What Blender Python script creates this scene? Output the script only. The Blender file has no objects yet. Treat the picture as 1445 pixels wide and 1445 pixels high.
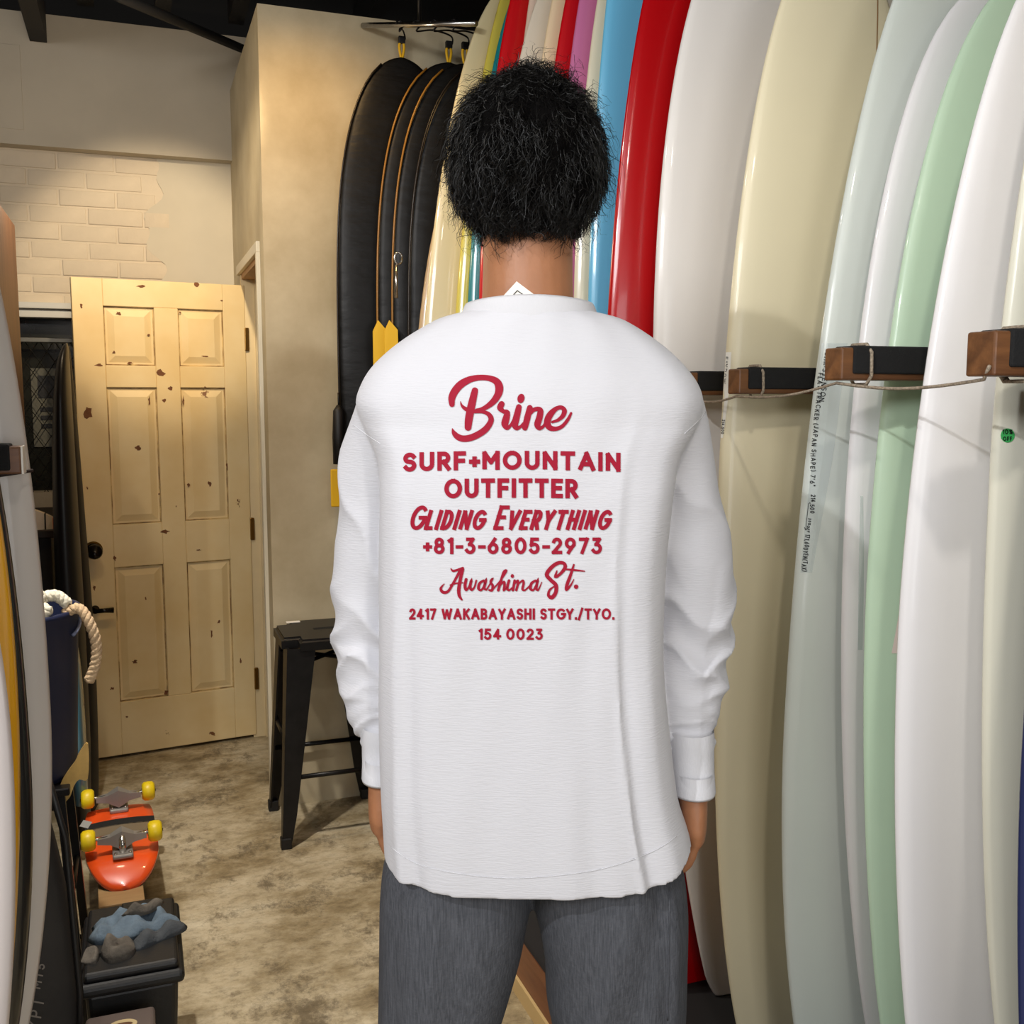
import bpy, bmesh, math, random
import numpy as np
from mathutils import Vector, Matrix
from mathutils.bvhtree import BVHTree

# ------------------------------------------------------------------ camera, world, lights, exposure
SC = bpy.context.scene
C = SC.collection
PITCH = math.radians(6.36); YAW = math.radians(20.1); FPX = 1445.0; CAMZ = 1.40
cam_d = bpy.data.cameras.new('camera'); cam_d.sensor_width = 36; cam_d.lens = 36.0; cam_d.clip_start = 0.02
cam = bpy.data.objects.new('camera', cam_d); C.objects.link(cam)
cam.location = (0, 0, CAMZ); cam.rotation_euler = (math.pi/2 - PITCH, 0, -YAW)
SC.camera = cam
SC.view_settings.view_transform = 'Standard'; SC.view_settings.look = 'None'
SC.view_settings.exposure = 0.0; SC.view_settings.gamma = 1.0
try: SC.view_settings.use_curve_mapping = False
except Exception: pass
world = bpy.data.worlds.new('world'); SC.world = world; world.use_nodes = True
world.node_tree.nodes['Background'].inputs[0].default_value = (1.0, 0.95, 0.88, 1)
world.node_tree.nodes['Background'].inputs[1].default_value = 0.10

def lamp(name, kind, loc, energy, color, target=None, **kw):
    d = bpy.data.lights.new(name, kind); d.energy = energy; d.color = color
    for k, v in kw.items(): setattr(d, k, v)
    o = bpy.data.objects.new(name, d); C.objects.link(o); o.location = loc
    if target is not None:
        o.rotation_euler = (Vector(target) - Vector(loc)).to_track_quat('-Z', 'Y').to_euler()
    return o
WARM = (1.0, 0.80, 0.55); NEUT = (1.0, 0.93, 0.84); COOL = (0.97, 0.98, 1.0)
lamp('aisle_key', 'SPOT', (-1.50, 0.05, 2.66), 138, COOL, (0.9, 1.5, 1.0), spot_size=math.radians(80), spot_blend=0.6, shadow_soft_size=0.03)
lamp('aisle_fill', 'AREA', (-1.50, -1.00, 2.60), 46, COOL, (0.9, 1.5, 0.8), shape='RECTANGLE', size=1.2, size_y=0.6)
lamp('rear_fill', 'AREA', (0.35, -2.45, 1.30), 47, COOL, (0.45, 1.5, 1.0), shape='RECTANGLE', size=1.9, size_y=1.9)  # soft fill added behind the camera; no such source is in view
lamp('aisle_front', 'SPOT', (0.34, -0.05, 2.70), 38, NEUT, (1.2, 1.7, 0.4), spot_size=math.radians(80), spot_blend=0.7, shadow_soft_size=0.05)
lamp('aisle_mid', 'SPOT', (-0.55, 2.10, 2.62), 36, NEUT, (0.60, 2.60, 0.2), spot_size=math.radians(125), spot_blend=0.7, shadow_soft_size=0.035)
lamp('floor_spot', 'SPOT', (-0.20, 2.20, 2.64), 150, NEUT, (0.26, 2.65, 0.0), spot_size=math.radians(66), spot_blend=0.9, shadow_soft_size=0.035)
lamp('partition_spot', 'SPOT', (0.50, 2.92, 2.66), 17, (1.0, 0.62, 0.25), (0.54, 3.46, 1.6), spot_size=math.radians(120), spot_blend=0.9, shadow_soft_size=0.03)
lamp('door_spot', 'SPOT', (0.20, 2.80, 2.66), 100, (1.0, 0.80, 0.54), (0.12, 4.25, 1.93), spot_size=math.radians(40), spot_blend=0.55, shadow_soft_size=0.03)
lamp('back_wash', 'POINT', (-0.12, 3.20, 2.05), 10.5, (1.0, 0.80, 0.56), shadow_soft_size=0.06)

# ------------------------------------------------------------------ pixel helpers (the photograph's survey: pixel + known depth -> metres)
def ray(u, v):
    a = (u-722.5)/FPX; b = (722.5-v)/FPX
    dy = math.cos(PITCH)+b*math.sin(PITCH); dz = -math.sin(PITCH)+b*math.cos(PITCH)
    return Vector((dy*math.sin(YAW)+a*math.cos(YAW), dy*math.cos(YAW)-a*math.sin(YAW), dz))
def on_y(u, v, Y):
    r = ray(u, v); t = Y/r.y; return Vector((r.x*t, Y, CAMZ+r.z*t))
def on_z(u, v, Z):
    r = ray(u, v); t = (Z-CAMZ)/r.z; return Vector((r.x*t, r.y*t, Z))
FIG_D = 1.40                                   # the person stands this far in front of the camera
def fig(u, v, D):                              # pixel at forward depth D -> person's own frame
    a = (u-722.5)/FPX; b = (722.5-v)/FPX
    dy = math.cos(PITCH)+b*math.sin(PITCH); dz = -math.sin(PITCH)+b*math.cos(PITCH)
    t = D/dy
    return Vector((a*t, D-FIG_D, CAMZ+dz*t))

# ------------------------------------------------------------------ materials
MATS = {}
def srgb(r, g, b):
    f = lambda c: c/12.92 if c <= 0.04045 else ((c+0.055)/1.055)**2.4
    return (f(r/255), f(g/255), f(b/255), 1)
def mat(name, col, rough=0.5, metal=0.0, coat=0.0, var=0.0, vscale=8.0, stretch=(1, 1, 1), bump=0.0, bscale=60.0, bstretch=(1, 1, 1),
        spec=0.5, sheen=0.0, sss=0.0, alpha=1.0, trans=0.0, emit=None, col2=None, lo=0.35, hi=0.65, detail=4.0):
    if name in MATS: return MATS[name]
    m = bpy.data.materials.new(name); m.use_nodes = True; MATS[name] = m
    nt = m.node_tree; p = nt.nodes['Principled BSDF']
    c = srgb(*col) if len(col) == 3 else col
    p.inputs['Base Color'].default_value = c; p.inputs['Roughness'].default_value = rough; p.inputs['Metallic'].default_value = metal
    p.inputs['Specular IOR Level'].default_value = spec; p.inputs['Coat Weight'].default_value = coat; p.inputs['Coat Roughness'].default_value = 0.06
    p.inputs['Sheen Weight'].default_value = sheen; p.inputs['Alpha'].default_value = alpha; p.inputs['Transmission Weight'].default_value = trans
    if sss: p.inputs['Subsurface Weight'].default_value = sss; p.inputs['Subsurface Radius'].default_value = (0.01, 0.004, 0.002)
    if emit: p.inputs['Emission Color'].default_value = srgb(*emit[0]); p.inputs['Emission Strength'].default_value = emit[1]
    tc = nt.nodes.new('ShaderNodeTexCoord')
    if var > 0 or col2:
        mp = nt.nodes.new('ShaderNodeMapping'); mp.inputs['Scale'].default_value = stretch
        nz = nt.nodes.new('ShaderNodeTexNoise'); nz.inputs['Scale'].default_value = vscale; nz.inputs['Detail'].default_value = detail; nz.inputs['Roughness'].default_value = 0.6
        rp = nt.nodes.new('ShaderNodeValToRGB'); rp.color_ramp.elements[0].position = lo; rp.color_ramp.elements[1].position = hi
        if col2: a, b = c, srgb(*col2)
        else: a = tuple(x*(1-var) for x in c[:3])+(1,); b = tuple(min(1, x*(1+var)) for x in c[:3])+(1,)
        rp.color_ramp.elements[0].color = a; rp.color_ramp.elements[1].color = b
        L = nt.links.new
        L(tc.outputs['Object'], mp.inputs[0]); L(mp.outputs[0], nz.inputs['Vector']); L(nz.outputs[0], rp.inputs[0]); L(rp.outputs[0], p.inputs['Base Color'])
    if bump > 0:
        mp = nt.nodes.new('ShaderNodeMapping'); mp.inputs['Scale'].default_value = bstretch
        nz = nt.nodes.new('ShaderNodeTexNoise'); nz.inputs['Scale'].default_value = bscale; nz.inputs['Detail'].default_value = 3
        bp = nt.nodes.new('ShaderNodeBump'); bp.inputs['Strength'].default_value = bump; bp.inputs['Distance'].default_value = 0.004
        L = nt.links.new
        L(tc.outputs['Object'], mp.inputs[0]); L(mp.outputs[0], nz.inputs['Vector']); L(nz.outputs[0], bp.inputs['Height']); L(bp.outputs[0], p.inputs['Normal'])
    return m

def floor_material():
    m = bpy.data.materials.new('stained_concrete'); m.use_nodes = True; nt = m.node_tree; L = nt.links.new; p = nt.nodes['Principled BSDF']
    tc = nt.nodes.new('ShaderNodeTexCoord')
    def noise(scale, detail, stretch=(1, 1, 1), rough=0.65):
        mp = nt.nodes.new('ShaderNodeMapping'); mp.inputs['Scale'].default_value = stretch
        n = nt.nodes.new('ShaderNodeTexNoise'); n.inputs['Scale'].default_value = scale; n.inputs['Detail'].default_value = detail; n.inputs['Roughness'].default_value = rough
        L(tc.outputs['Object'], mp.inputs[0]); L(mp.outputs[0], n.inputs['Vector']); return n
    def ramp(n, stops):
        r = nt.nodes.new('ShaderNodeValToRGB'); e = r.color_ramp.elements
        e[0].position, e[0].color = stops[0]; e[1].position, e[1].color = stops[-1]
        for s in stops[1:-1]:
            x = e.new(s[0]); x.color = s[1]
        L(n.outputs[0], r.inputs[0]); return r
    base = ramp(noise(2.2, 12, (1, 1.3, 1), 0.72), [(0.34, srgb(104, 88, 64)), (0.44, srgb(152, 136, 104)), (0.54, srgb(192, 178, 148)), (0.68, srgb(214, 204, 178))])
    dark = ramp(noise(3.4, 14, (1.5, 1, 1), 0.80), [(0.40, (1, 1, 1, 1)), (0.48, (0, 0, 0, 1))])
    mix = nt.nodes.new('ShaderNodeMix'); mix.data_type = 'RGBA'; mix.inputs[7].default_value = srgb(94, 82, 62)
    f = nt.nodes.new('ShaderNodeMath'); f.operation = 'MULTIPLY'; f.inputs[1].default_value = 0.75; L(dark.outputs[0], f.inputs[0])
    L(f.outputs[0], mix.inputs[0]); L(base.outputs[0], mix.inputs[6])
    sp = ramp(noise(26, 10, (1, 1.6, 1), 0.8), [(0.36, srgb(110, 98, 80)), (0.52, (1, 1, 1, 1))])
    m2 = nt.nodes.new('ShaderNodeMix'); m2.data_type = 'RGBA'; m2.blend_type = 'MULTIPLY'; m2.inputs[0].default_value = 0.42
    L(mix.outputs[2], m2.inputs[6]); L(sp.outputs[0], m2.inputs[7]); L(m2.outputs[2], p.inputs['Base Color'])
    rr = ramp(noise(4, 6), [(0.3, (0.42,)*3+(1,)), (0.7, (0.75,)*3+(1,))]); L(rr.outputs[0], p.inputs['Roughness'])
    bp = nt.nodes.new('ShaderNodeBump'); bp.inputs['Strength'].default_value = 0.25; bp.inputs['Distance'].default_value = 0.004
    L(noise(35, 6).outputs[0], bp.inputs['Height']); L(bp.outputs[0], p.inputs['Normal'])
    return m

def wood(name, c1, c2, rough=0.55, axis=0, scale=14):
    st = [14, 14, 14]; st[axis] = 1.2
    return mat(name, c1, rough, col2=c2, vscale=scale/8, stretch=tuple(st), lo=0.3, hi=0.7, bump=0.15, bscale=30, bstretch=tuple(s/6 for s in st), detail=6)

# ------------------------------------------------------------------ object helpers
def link(name, me, m, parent=None, smooth=False):
    o = bpy.data.objects.new(name, me); C.objects.link(o)
    if m is not None and len(me.materials) == 0: me.materials.append(m)
    if parent is not None: o.parent = parent
    if smooth and len(me.polygons): me.polygons.foreach_set('use_smooth', [True]*len(me.polygons))
    return o
def raw(name, verts, faces, m, parent=None, smooth=False):
    me = bpy.data.meshes.new(name); me.from_pydata([tuple(v) for v in verts], [], faces); me.update()
    return link(name, me, m, parent, smooth)
def empty(name, loc=(0, 0, 0), rz=0.0, rot=None):
    o = bpy.data.objects.new(name, None); C.objects.link(o); o.location = loc; o.rotation_euler = rot or (0, 0, rz); o.empty_display_size = 0.05
    return o
def tag(o, label, cat, group=None, kind=None):
    o['label'] = label; o['category'] = cat
    if group: o['group'] = group
    if kind: o['kind'] = kind
    return o
def structure(o, label, cat):
    return tag(o, label, cat, kind='structure')
def box_bm(bm, lo, hi, M=None):
    vs = [bm.verts.new((x, y, z)) for x in (lo[0], hi[0]) for y in (lo[1], hi[1]) for z in (lo[2], hi[2])]
    for f in ((0, 1, 3, 2), (4, 6, 7, 5), (0, 4, 5, 1), (2, 3, 7, 6), (0, 2, 6, 4), (1, 5, 7, 3)): bm.faces.new([vs[i] for i in f])
    if M is not None:
        for v in vs: v.co = M @ v.co
    return vs
def bm_obj(name, bm, m, parent=None, smooth=False, bevel=0.0, seg=2):
    if bevel > 0:
        bmesh.ops.bevel(bm, geom=list(bm.edges), offset=bevel, segments=seg, affect='EDGES', profile=0.5, clamp_overlap=True)
    bmesh.ops.recalc_face_normals(bm, faces=list(bm.faces))
    me = bpy.data.meshes.new(name); bm.to_mesh(me); bm.free()
    return link(name, me, m, parent, smooth)
def box(name, lo, hi, m, parent=None, bevel=0.0, M=None, seg=2):
    bm = bmesh.new(); box_bm(bm, lo, hi, M)
    return bm_obj(name, bm, m, parent, bevel > 0, bevel, seg) if False else bm_obj(name, bm, m, parent, False, bevel, seg)
def loft(rings, cap=True, closed=True):
    n = len(rings); k = len(rings[0]); vs = [tuple(p) for r in rings for p in r]; fs = []
    kk = k if closed else k-1
    for i in range(n-1):
        for j in range(kk):
            fs.append((i*k+j, i*k+(j+1) % k, (i+1)*k+(j+1) % k, (i+1)*k+j))
    if cap and closed:
        fs.append(tuple(range(k-1, -1, -1))); fs.append(tuple((n-1)*k+j for j in range(k)))
    return vs, fs
def frames(path):
    P = [Vector(p) for p in path]; T = []
    for i in range(len(P)):
        a = P[max(0, i-1)]; b = P[min(len(P)-1, i+1)]; d = (b-a)
        T.append(d.normalized() if d.length > 1e-9 else Vector((0, 0, 1)))
    ref = Vector((0, 0, 1)) if abs(T[0].z) < 0.9 else Vector((1, 0, 0))
    N = [(ref - T[0]*ref.dot(T[0])).normalized()]
    for i in range(1, len(P)):
        v = N[-1] - T[i]*N[-1].dot(T[i]); N.append(v.normalized())
    return P, T, N
def tube_rings(path, rad, k=10, sy=1.0):
    P, T, N = frames(path); out = []
    for i, p in enumerate(P):
        r = rad[i] if hasattr(rad, '__len__') else rad
        B = T[i].cross(N[i])
        out.append([p + N[i]*(r*math.cos(2*math.pi*j/k)) + B*(r*sy*math.sin(2*math.pi*j/k)) for j in range(k)])
    return out
def tube(name, path, rad, m, parent=None, k=10, sy=1.0):
    v, f = loft(tube_rings(path, rad, k, sy)); return raw(name, v, f, m, parent, True)
def smooth_path(pts, n=8):
    P = [np.array(p, float) for p in pts]; out = []
    for i in range(len(P)-1):
        p0 = P[max(0, i-1)]; p1 = P[i]; p2 = P[i+1]; p3 = P[min(len(P)-1, i+2)]
        for t in np.linspace(0, 1, n, endpoint=False):
            out.append(0.5*((2*p1)+(-p0+p2)*t+(2*p0-5*p1+4*p2-p3)*t*t+(-p0+3*p1-3*p2+p3)*t**3))
    out.append(P[-1]); return out
def lathe(name, prof, m, parent=None, k=24, M=None):
    rings = [[Vector((r*math.cos(2*math.pi*j/k), r*math.sin(2*math.pi*j/k), z)) for j in range(k)] for r, z in prof]
    v, f = loft(rings)
    if M is not None: v = [tuple(M @ Vector(p)) for p in v]
    return raw(name, v, f, m, parent, True)
def autosmooth(o, ang=0.6):
    me = o.data; me.polygons.foreach_set('use_smooth', [True]*len(me.polygons))
    try: me.set_sharp_from_angle(angle=ang)
    except Exception: pass
    return o
def voxel_union(name, parts, voxel, m, parent=None, smooth=3, factor=0.5):
    vs, fs = [], []
    for v, f in parts:
        o = len(vs); vs += [tuple(p) for p in v]; fs += [tuple(i+o for i in q) for q in f]
    me = bpy.data.meshes.new(name+'_src'); me.from_pydata(vs, [], fs); me.update()
    bm = bmesh.new(); bm.from_mesh(me); bmesh.ops.recalc_face_normals(bm, faces=list(bm.faces)); bm.to_mesh(me); bm.free()
    t = bpy.data.objects.new('tmp', me); C.objects.link(t)
    r = t.modifiers.new('r', 'REMESH'); r.mode = 'VOXEL'; r.voxel_size = voxel; r.adaptivity = 0
    if smooth:
        s = t.modifiers.new('s', 'SMOOTH'); s.factor = factor; s.iterations = smooth
    dg = bpy.context.evaluated_depsgraph_get(); dg.update()
    out = bpy.data.meshes.new_from_object(t.evaluated_get(dg), depsgraph=dg)
    bpy.data.objects.remove(t); bpy.data.meshes.remove(me)
    out.name = name
    return link(name, out, m, parent, True)
def bvh_of(o):
    me = o.data
    return BVHTree.FromPolygons([v.co.copy() for v in me.vertices], [tuple(p.vertices) for p in me.polygons])

# ------------------------------------------------------------------ lettering: strokes -> flat ribbons
def arc(cx, cy, rx, ry, a0, a1, n=14):
    return [(cx+rx*math.cos(math.radians(a0+(a1-a0)*i/n)), cy+ry*math.sin(math.radians(a0+(a1-a0)*i/n))) for i in range(n+1)]
G = {  # skeleton glyphs on a cap height of 1 : (width, strokes)
 'A': (.80, [[(0, 0), (.40, 1), (.80, 0)], [(.14, .30), (.66, .30)]]),
 'B': (.56, [[(0, 0), (0, 1), (.28, 1)]+arc(.28, .76, .24, .24, 90, -90)+[(0, .52)], [(0, .52), (.30, .52)]+arc(.30, .26, .26, .26, 90, -90)+[(0, 0)]]),
 'C': (.74, [arc(.46, .5, .46, .5, 48, 312, 24)]),
 'D': (.66, [[(0, 0), (0, 1), (.22, 1)]+arc(.22, .5, .44, .5, 90, -90, 20)+[(0, 0)]]),
 'E': (.50, [[(.50, 1), (0, 1), (0, 0), (.50, 0)], [(0, .52), (.44, .52)]]),
 'F': (.50, [[(.50, 1), (0, 1), (0, 0)], [(0, .50), (.44, .50)]]),
 'G': (.80, [arc(.48, .5, .48, .5, 50, 360, 26)+[(.60, .5)]]),
 'H': (.64, [[(0, 0), (0, 1)], [(.64, 0), (.64, 1)], [(0, .52), (.64, .52)]]),
 'I': (.0, [[(0, 0), (0, 1)]]),
 'J': (.40, [[(.40, 1), (.40, .24)]+arc(.18, .24, .22, .24, 0, -160)]),
 'K': (.60, [[(0, 0), (0, 1)], [(.58, 1), (.02, .42)], [(.20, .58), (.60, 0)]]),
 'L': (.46, [[(0, 1), (0, 0), (.46, 0)]]),
 'M': (.82, [[(0, 0), (0, 1), (.41, .38), (.82, 1), (.82, 0)]]),
 'N': (.66, [[(0, 0), (0, 1), (.66, 0), (.66, 1)]]),
 'O': (.92, [arc(.46, .5, .46, .5, 90, 450, 30)]),
 'P': (.52, [[(0, 0), (0, 1), (.26, 1)]+arc(.26, .72, .26, .28, 90, -90)+[(0, .44)]]),
 'R': (.56, [[(0, 0), (0, 1), (.28, 1)]+arc(.28, .72, .26, .28, 90, -90)+[(0, .44)], [(.26, .44), (.56, 0)]]),
 'S': (.56, [arc(.28, .75, .27, .25, 30, 230, 14)+[(.28, .52)]+arc(.28, .26, .28, .26, 70, -150, 16)]),
 'T': (.64, [[(0, 1), (.64, 1)], [(.32, 1), (.32, 0)]]),
 'U': (.66, [[(0, 1), (0, .33)]+arc(.33, .33, .33, .33, 180, 360, 18)+[(.66, 1)]]),
 'V': (.76, [[(0, 1), (.38, 0), (.76, 1)]]),
 'W': (1.1, [[(0, 1), (.27, 0), (.55, .92), (.83, 0), (1.1, 1)]]),
 'X': (.64, [[(0, 0), (.64, 1)], [(0, 1), (.64, 0)]]),
 'Y': (.70, [[(0, 1), (.35, .45), (.70, 1)], [(.35, .45), (.35, 0)]]),
 '0': (.66, [arc(.33, .5, .33, .5, 90, 450, 26)]),
 '1': (.24, [[(0, .86), (.22, 1), (.22, 0)]]),
 '2': (.54, [arc(.27, .72, .26, .28, 165, -35, 16)+[(0, 0), (.54, 0)]]),
 '3': (.54, [[(.04, 1), (.48, 1), (.22, .60)]+arc(.25, .30, .29, .30, 85, -150, 16)]),
 '4': (.62, [[(.40, 0), (.40, 1), (0, .28), (.62, .28)]]),
 '5': (.54, [[(.48, 1), (.08, 1), (.04, .55)]+arc(.25, .31, .29, .31, 120, -150, 16)]),
 '6': (.58, [[(.42, 1), (.07, .48)]+arc(.29, .31, .29, .31, 150, 510, 24)]),
 '7': (.54, [[(0, 1), (.54, 1), (.16, 0)]]),
 '8': (.56, [arc(.28, .76, .23, .24, 270, 630, 20), arc(.28, .27, .28, .27, 90, 450, 22)]),
 '9': (.58, [[(.16, 0), (.51, .52)]+arc(.29, .69, .29, .31, -30, 330, 24)]),
 '+': (.42, [[(0, .42), (.42, .42)], [(.21, .21), (.21, .63)]]),
 '-': (.32, [[(0, .42), (.32, .42)]]), '/': (.42, [[(0, -.08), (.42, 1.08)]]), '.': (.0, [[(0, -.02), (0, .02)]]),
 ',': (.06, [[(.06, .06), (0, -.14)]]), "'": (.0, [[(0, 1), (0, .78)]]), '"': (.16, [[(0, 1), (0, .76)], [(.16, 1), (.16, .76)]]),
 '(': (.18, [arc(.30, .5, .30, .6, 110, 250, 10)]), ')': (.18, [arc(-.12, .5, .30, .6, 70, -70, 10)]),
 '%': (.7, [arc(.14, .80, .14, .18, 90, 450, 12), arc(.56, .20, .14, .18, 90, 450, 12), [(.08, 0), (.62, 1)]]),
 '>': (.9, [[(0, .4), (.9, .4)], [(.7, .6), (.9, .4), (.7, .2)]]),
}
def ribbon(pts, w, cap=0.5, step=2.5, V=None, F=None, round_ends=False):
    """flat ribbon with mitred joins; pts in 2-D, w number or list"""
    P = [np.array(p, float) for p in pts]; W = list(w) if hasattr(w, '__len__') else [w]*len(P)
    if cap:
        d = P[0]-P[1]; P[0] = P[0]+d/np.linalg.norm(d)*W[0]*cap*(0 if round_ends else 1)
        d = P[-1]-P[-2]; P[-1] = P[-1]+d/np.linalg.norm(d)*W[-1]*cap*(0 if round_ends else 1)
    Q, R = [P[0]], [W[0]]
    for i in range(1, len(P)):
        L = np.linalg.norm(P[i]-P[i-1]); n = max(1, int(L/step))
        for k in range(1, n+1): Q.append(P[i-1]+(P[i]-P[i-1])*k/n); R.append(W[i-1]+(W[i]-W[i-1])*k/n)
    base = len(V)
    for i, q in enumerate(Q):
        t0 = Q[i]-Q[i-1] if i else Q[1]-Q[0]; t1 = Q[i+1]-Q[i] if i < len(Q)-1 else t0
        t0 = t0/(np.linalg.norm(t0)+1e-9); t1 = t1/(np.linalg.norm(t1)+1e-9)
        t = t0+t1; ln = np.linalg.norm(t)
        if ln < 1e-3: t = t0; ln = 1
        t = t/ln; nrm = np.array([-t[1], t[0]]); c = max(0.45, abs(np.dot(nrm, [-t1[1], t1[0]])))
        V.append(q+nrm*R[i]/2/c); V.append(q-nrm*R[i]/2/c)
    for i in range(len(Q)-1):
        a = base+2*i; F.append((a, a+1, a+3, a+2))
    if round_ends:
        for e, r in ((Q[0], R[0]), (Q[-1], R[-1])):
            disc(e, r/2, r/2, V, F)
def disc(c, rx, ry, V, F, n=14, rot=0):
    b = len(V)
    for i in range(n):
        a = 2*math.pi*i/n; x, y = rx*math.cos(a), ry*math.sin(a)
        V.append(np.array([c[0]+x*math.cos(rot)-y*math.sin(rot), c[1]+x*math.sin(rot)+y*math.cos(rot)]))
    F.append(tuple(range(b, b+n)))
def text2d(s, x0, x1, base, H, w, gap=0.26, slant=0.0, space=0.5, big=None, condense=1.0, jitter=0.0, seed=1, bow=0.0, step=2.5):
    """lay a line between x0..x1 (2-D, y down), cap height H, stroke w; returns V, F"""
    rnd = random.Random(seed); V, F = [], []; pen = 0.0; items = []
    def stroke(pts):
        P = [np.array(p, float) for p in pts]; Q = [P[0]]
        for p in P[1:]:
            if np.linalg.norm(p-Q[-1]) > 0.02*H: Q.append(p)
        cur = [Q[0]]
        for i in range(1, len(Q)):
            cur.append(Q[i])
            if i < len(Q)-1:
                a_ = Q[i]-Q[i-1]; b_ = Q[i+1]-Q[i]; c_ = np.dot(a_, b_)/(np.linalg.norm(a_)*np.linalg.norm(b_))
                if c_ < 0.62: ribbon(cur, w, 0.5 if c_ > -0.3 else 0.36, step, V, F); cur = [Q[i]]
        ribbon(cur, w, 0.5, step, V, F)
    for i, ch in enumerate(s):
        if ch == ' ': pen += space*H; continue
        wd, st = G[ch]; h = H*(big.get(i, 1.0) if big else 1.0)
        k = (h-w)
        items.append((pen, wd*k*condense, st, h)); pen += wd*k*condense+w+gap*H*(0.7 if ch in '.-+1' else 1)
    total = items[-1][0]+items[-1][1]+w
    sc = (x1-x0)/total
    for px_, wk, st, h in items:
        dy = rnd.uniform(-1, 1)*jitter*H; dr = rnd.uniform(-1, 1)*jitter*0.8
        for line in st:
            pts = []
            for (gx, gy) in line:
                yy = gy*(h-w)+w/2; xx = (px_+w/2+gx*(h-w)*condense)*sc + slant*yy + dr*yy*0.3
                xa = x0+xx; t = (xa-(x0+x1)/2)/max(1, (x1-x0)/2)
                pts.append((xa, base-yy+dy+bow*t*t))
            stroke(pts)
    return V, F
def script2d(strokes, ox, oy, k, n=5):
    V, F = [], []
    for st in strokes:
        pts = smooth_path(st, n)
        ribbon([(ox+p[0]/k, oy+p[1]/k) for p in pts], [max(0.3, p[2]/k) for p in pts], 0.0, 2.0, V, F, round_ends=True)
    return V, F

# ------------------------------------------------------------------ shared materials
M_floor = floor_material()
M_black = mat('black_paint', (20, 19, 18), 0.7, var=0.3)
M_plaster = mat('trowelled_plaster', (176, 161, 128), 0.58, col2=(212, 200, 170), vscale=2.6, lo=0.34, hi=0.68, bump=0.14, bscale=14, detail=9)
M_upper = mat('grey_painted_board', (184, 175, 158), 0.8, var=0.05, vscale=3)
M_brick = mat('white_painted_brick', (205, 192, 171), 0.75, var=0.05, vscale=5, bump=0.35, bscale=40)
M_cream = mat('cream_paint', (224, 204, 160), 0.55, var=0.04, vscale=6)
M_white = mat('white_paint', (214, 212, 204), 0.5)
M_blackmetal = mat('black_metal', (26, 25, 25), 0.38, metal=0.5, var=0.25, vscale=20)
M_chrome = mat('chrome', (200, 198, 194), 0.22, metal=1.0)
M_brass = mat('aged_brass', (150, 116, 62), 0.35, metal=1.0)
M_blackplastic = mat('black_plastic', (15, 15, 16), 0.5, bump=0.1, bscale=150)
M_darkwood = wood('brown_stained_wood', (70, 42, 24), (112, 72, 42), 0.5, 0)
M_rope = mat('grey_rope', (150, 136, 118), 0.9, var=0.35, vscale=260, bump=0.6, bscale=300)

# ------------------------------------------------------------------ the room
WALL_R, WALL_L, BACK, PART_X, PART_Y = 1.80, -2.25, 4.52, 0.410, 3.465
structure(box('floor', (-2.4, -2.6, -0.10), (3.2, 6.2, 0.0), M_floor), 'stained bare concrete floor of the shop', 'floor')
ceil_o = box('ceiling', (-2.4, -2.6, 3.02), (3.2, 6.2, 3.12), M_black)
structure(ceil_o, 'black painted ceiling with open joists', 'ceiling')
jq = on_y(54, 58, 4.44)
for k, x in enumerate((jq.x, -0.12, 0.16, 0.44, 0.95)):
    box('joist', (x-0.030, -2.4, jq.z if k == 0 else 2.90), (x+0.030, 4.45, 3.02), M_black, ceil_o)
a = on_y(165, -6, 3.6); b = on_y(352, 73, 4.40)
tube('conduit', [a, b], 0.018, M_black, ceil_o, 8)
structure(box('wall_right', (WALL_R, -2.6, 0), (WALL_R+0.1, 6.2, 3.02), M_upper), 'plain wall behind the long surfboard rack', 'wall')
structure(box('wall_left', (-2.35, -2.6, 0), (-2.25, 6.2, 3.02), M_upper), 'plain wall far left beyond the left surfboard rack', 'wall')
structure(box('wall_rear', (-2.4, -2.7, 0), (3.2, -2.6, 3.02), M_upper), 'plain shop wall behind the photographer', 'wall')

w2 = empty('added_window', (0.35, -2.6, 0)); structure(w2, 'unseen window added behind the photographer to house the fill light', 'window')  # made-up window, built around the rear fill light
for lo_, hi_ in (((-1.0, 0, 0.30), (1.0, 0.05, 0.35)), ((-1.0, 0, 2.25), (1.0, 0.05, 2.30)), ((-1.0, 0, 0.35), (-0.95, 0.05, 2.25)), ((0.95, 0, 0.35), (1.0, 0.05, 2.25))): box('window_frame', lo_, hi_, M_white, w2)
box('glass_pane', (-0.95, 0.01, 0.35), (0.95, 0.02, 2.25), mat('added_window_glass', (180, 190, 196), 0.1), w2)

# back wall: brick face with a window opening, overhanging painted board above
WX0, WX1, WZ0, WZ1 = -0.80, -0.08, 1.02, 1.745
wb = empty('wall_back', (0, BACK, 0)); structure(wb, 'white painted brick wall under a grey painted upper band', 'wall')
box('brick_backing', (WALL_L, 0.008, WZ1), (PART_X, 0.16, 2.38), M_brick, wb)
box('brick_backing', (WALL_L, 0.008, 0), (PART_X, 0.16, WZ0), M_brick, wb)
box('brick_backing', (WALL_L, 0.008, WZ0), (WX0, 0.16, WZ1), M_brick, wb)
box('brick_backing', (WX1, 0.008, WZ0), (PART_X, 0.16, WZ1), M_brick, wb)
box('upper_board', (WALL_L, -0.065, 2.365), (PART_X+1.3, 0.16, 2.855), M_upper, wb)
box('upper_joint', (WALL_L+0.02, -0.068, 2.42), (-0.36, -0.0645, 2.73), M_upper, wb, 0.001)
rnd = random.Random(4)
BL, BH, GAP = 0.205, 0.061, 0.008
bmb = bmesh.new(); box_bm(bmb, (0, 0.0035, 0), (BL, 0.014, BH))
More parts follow.
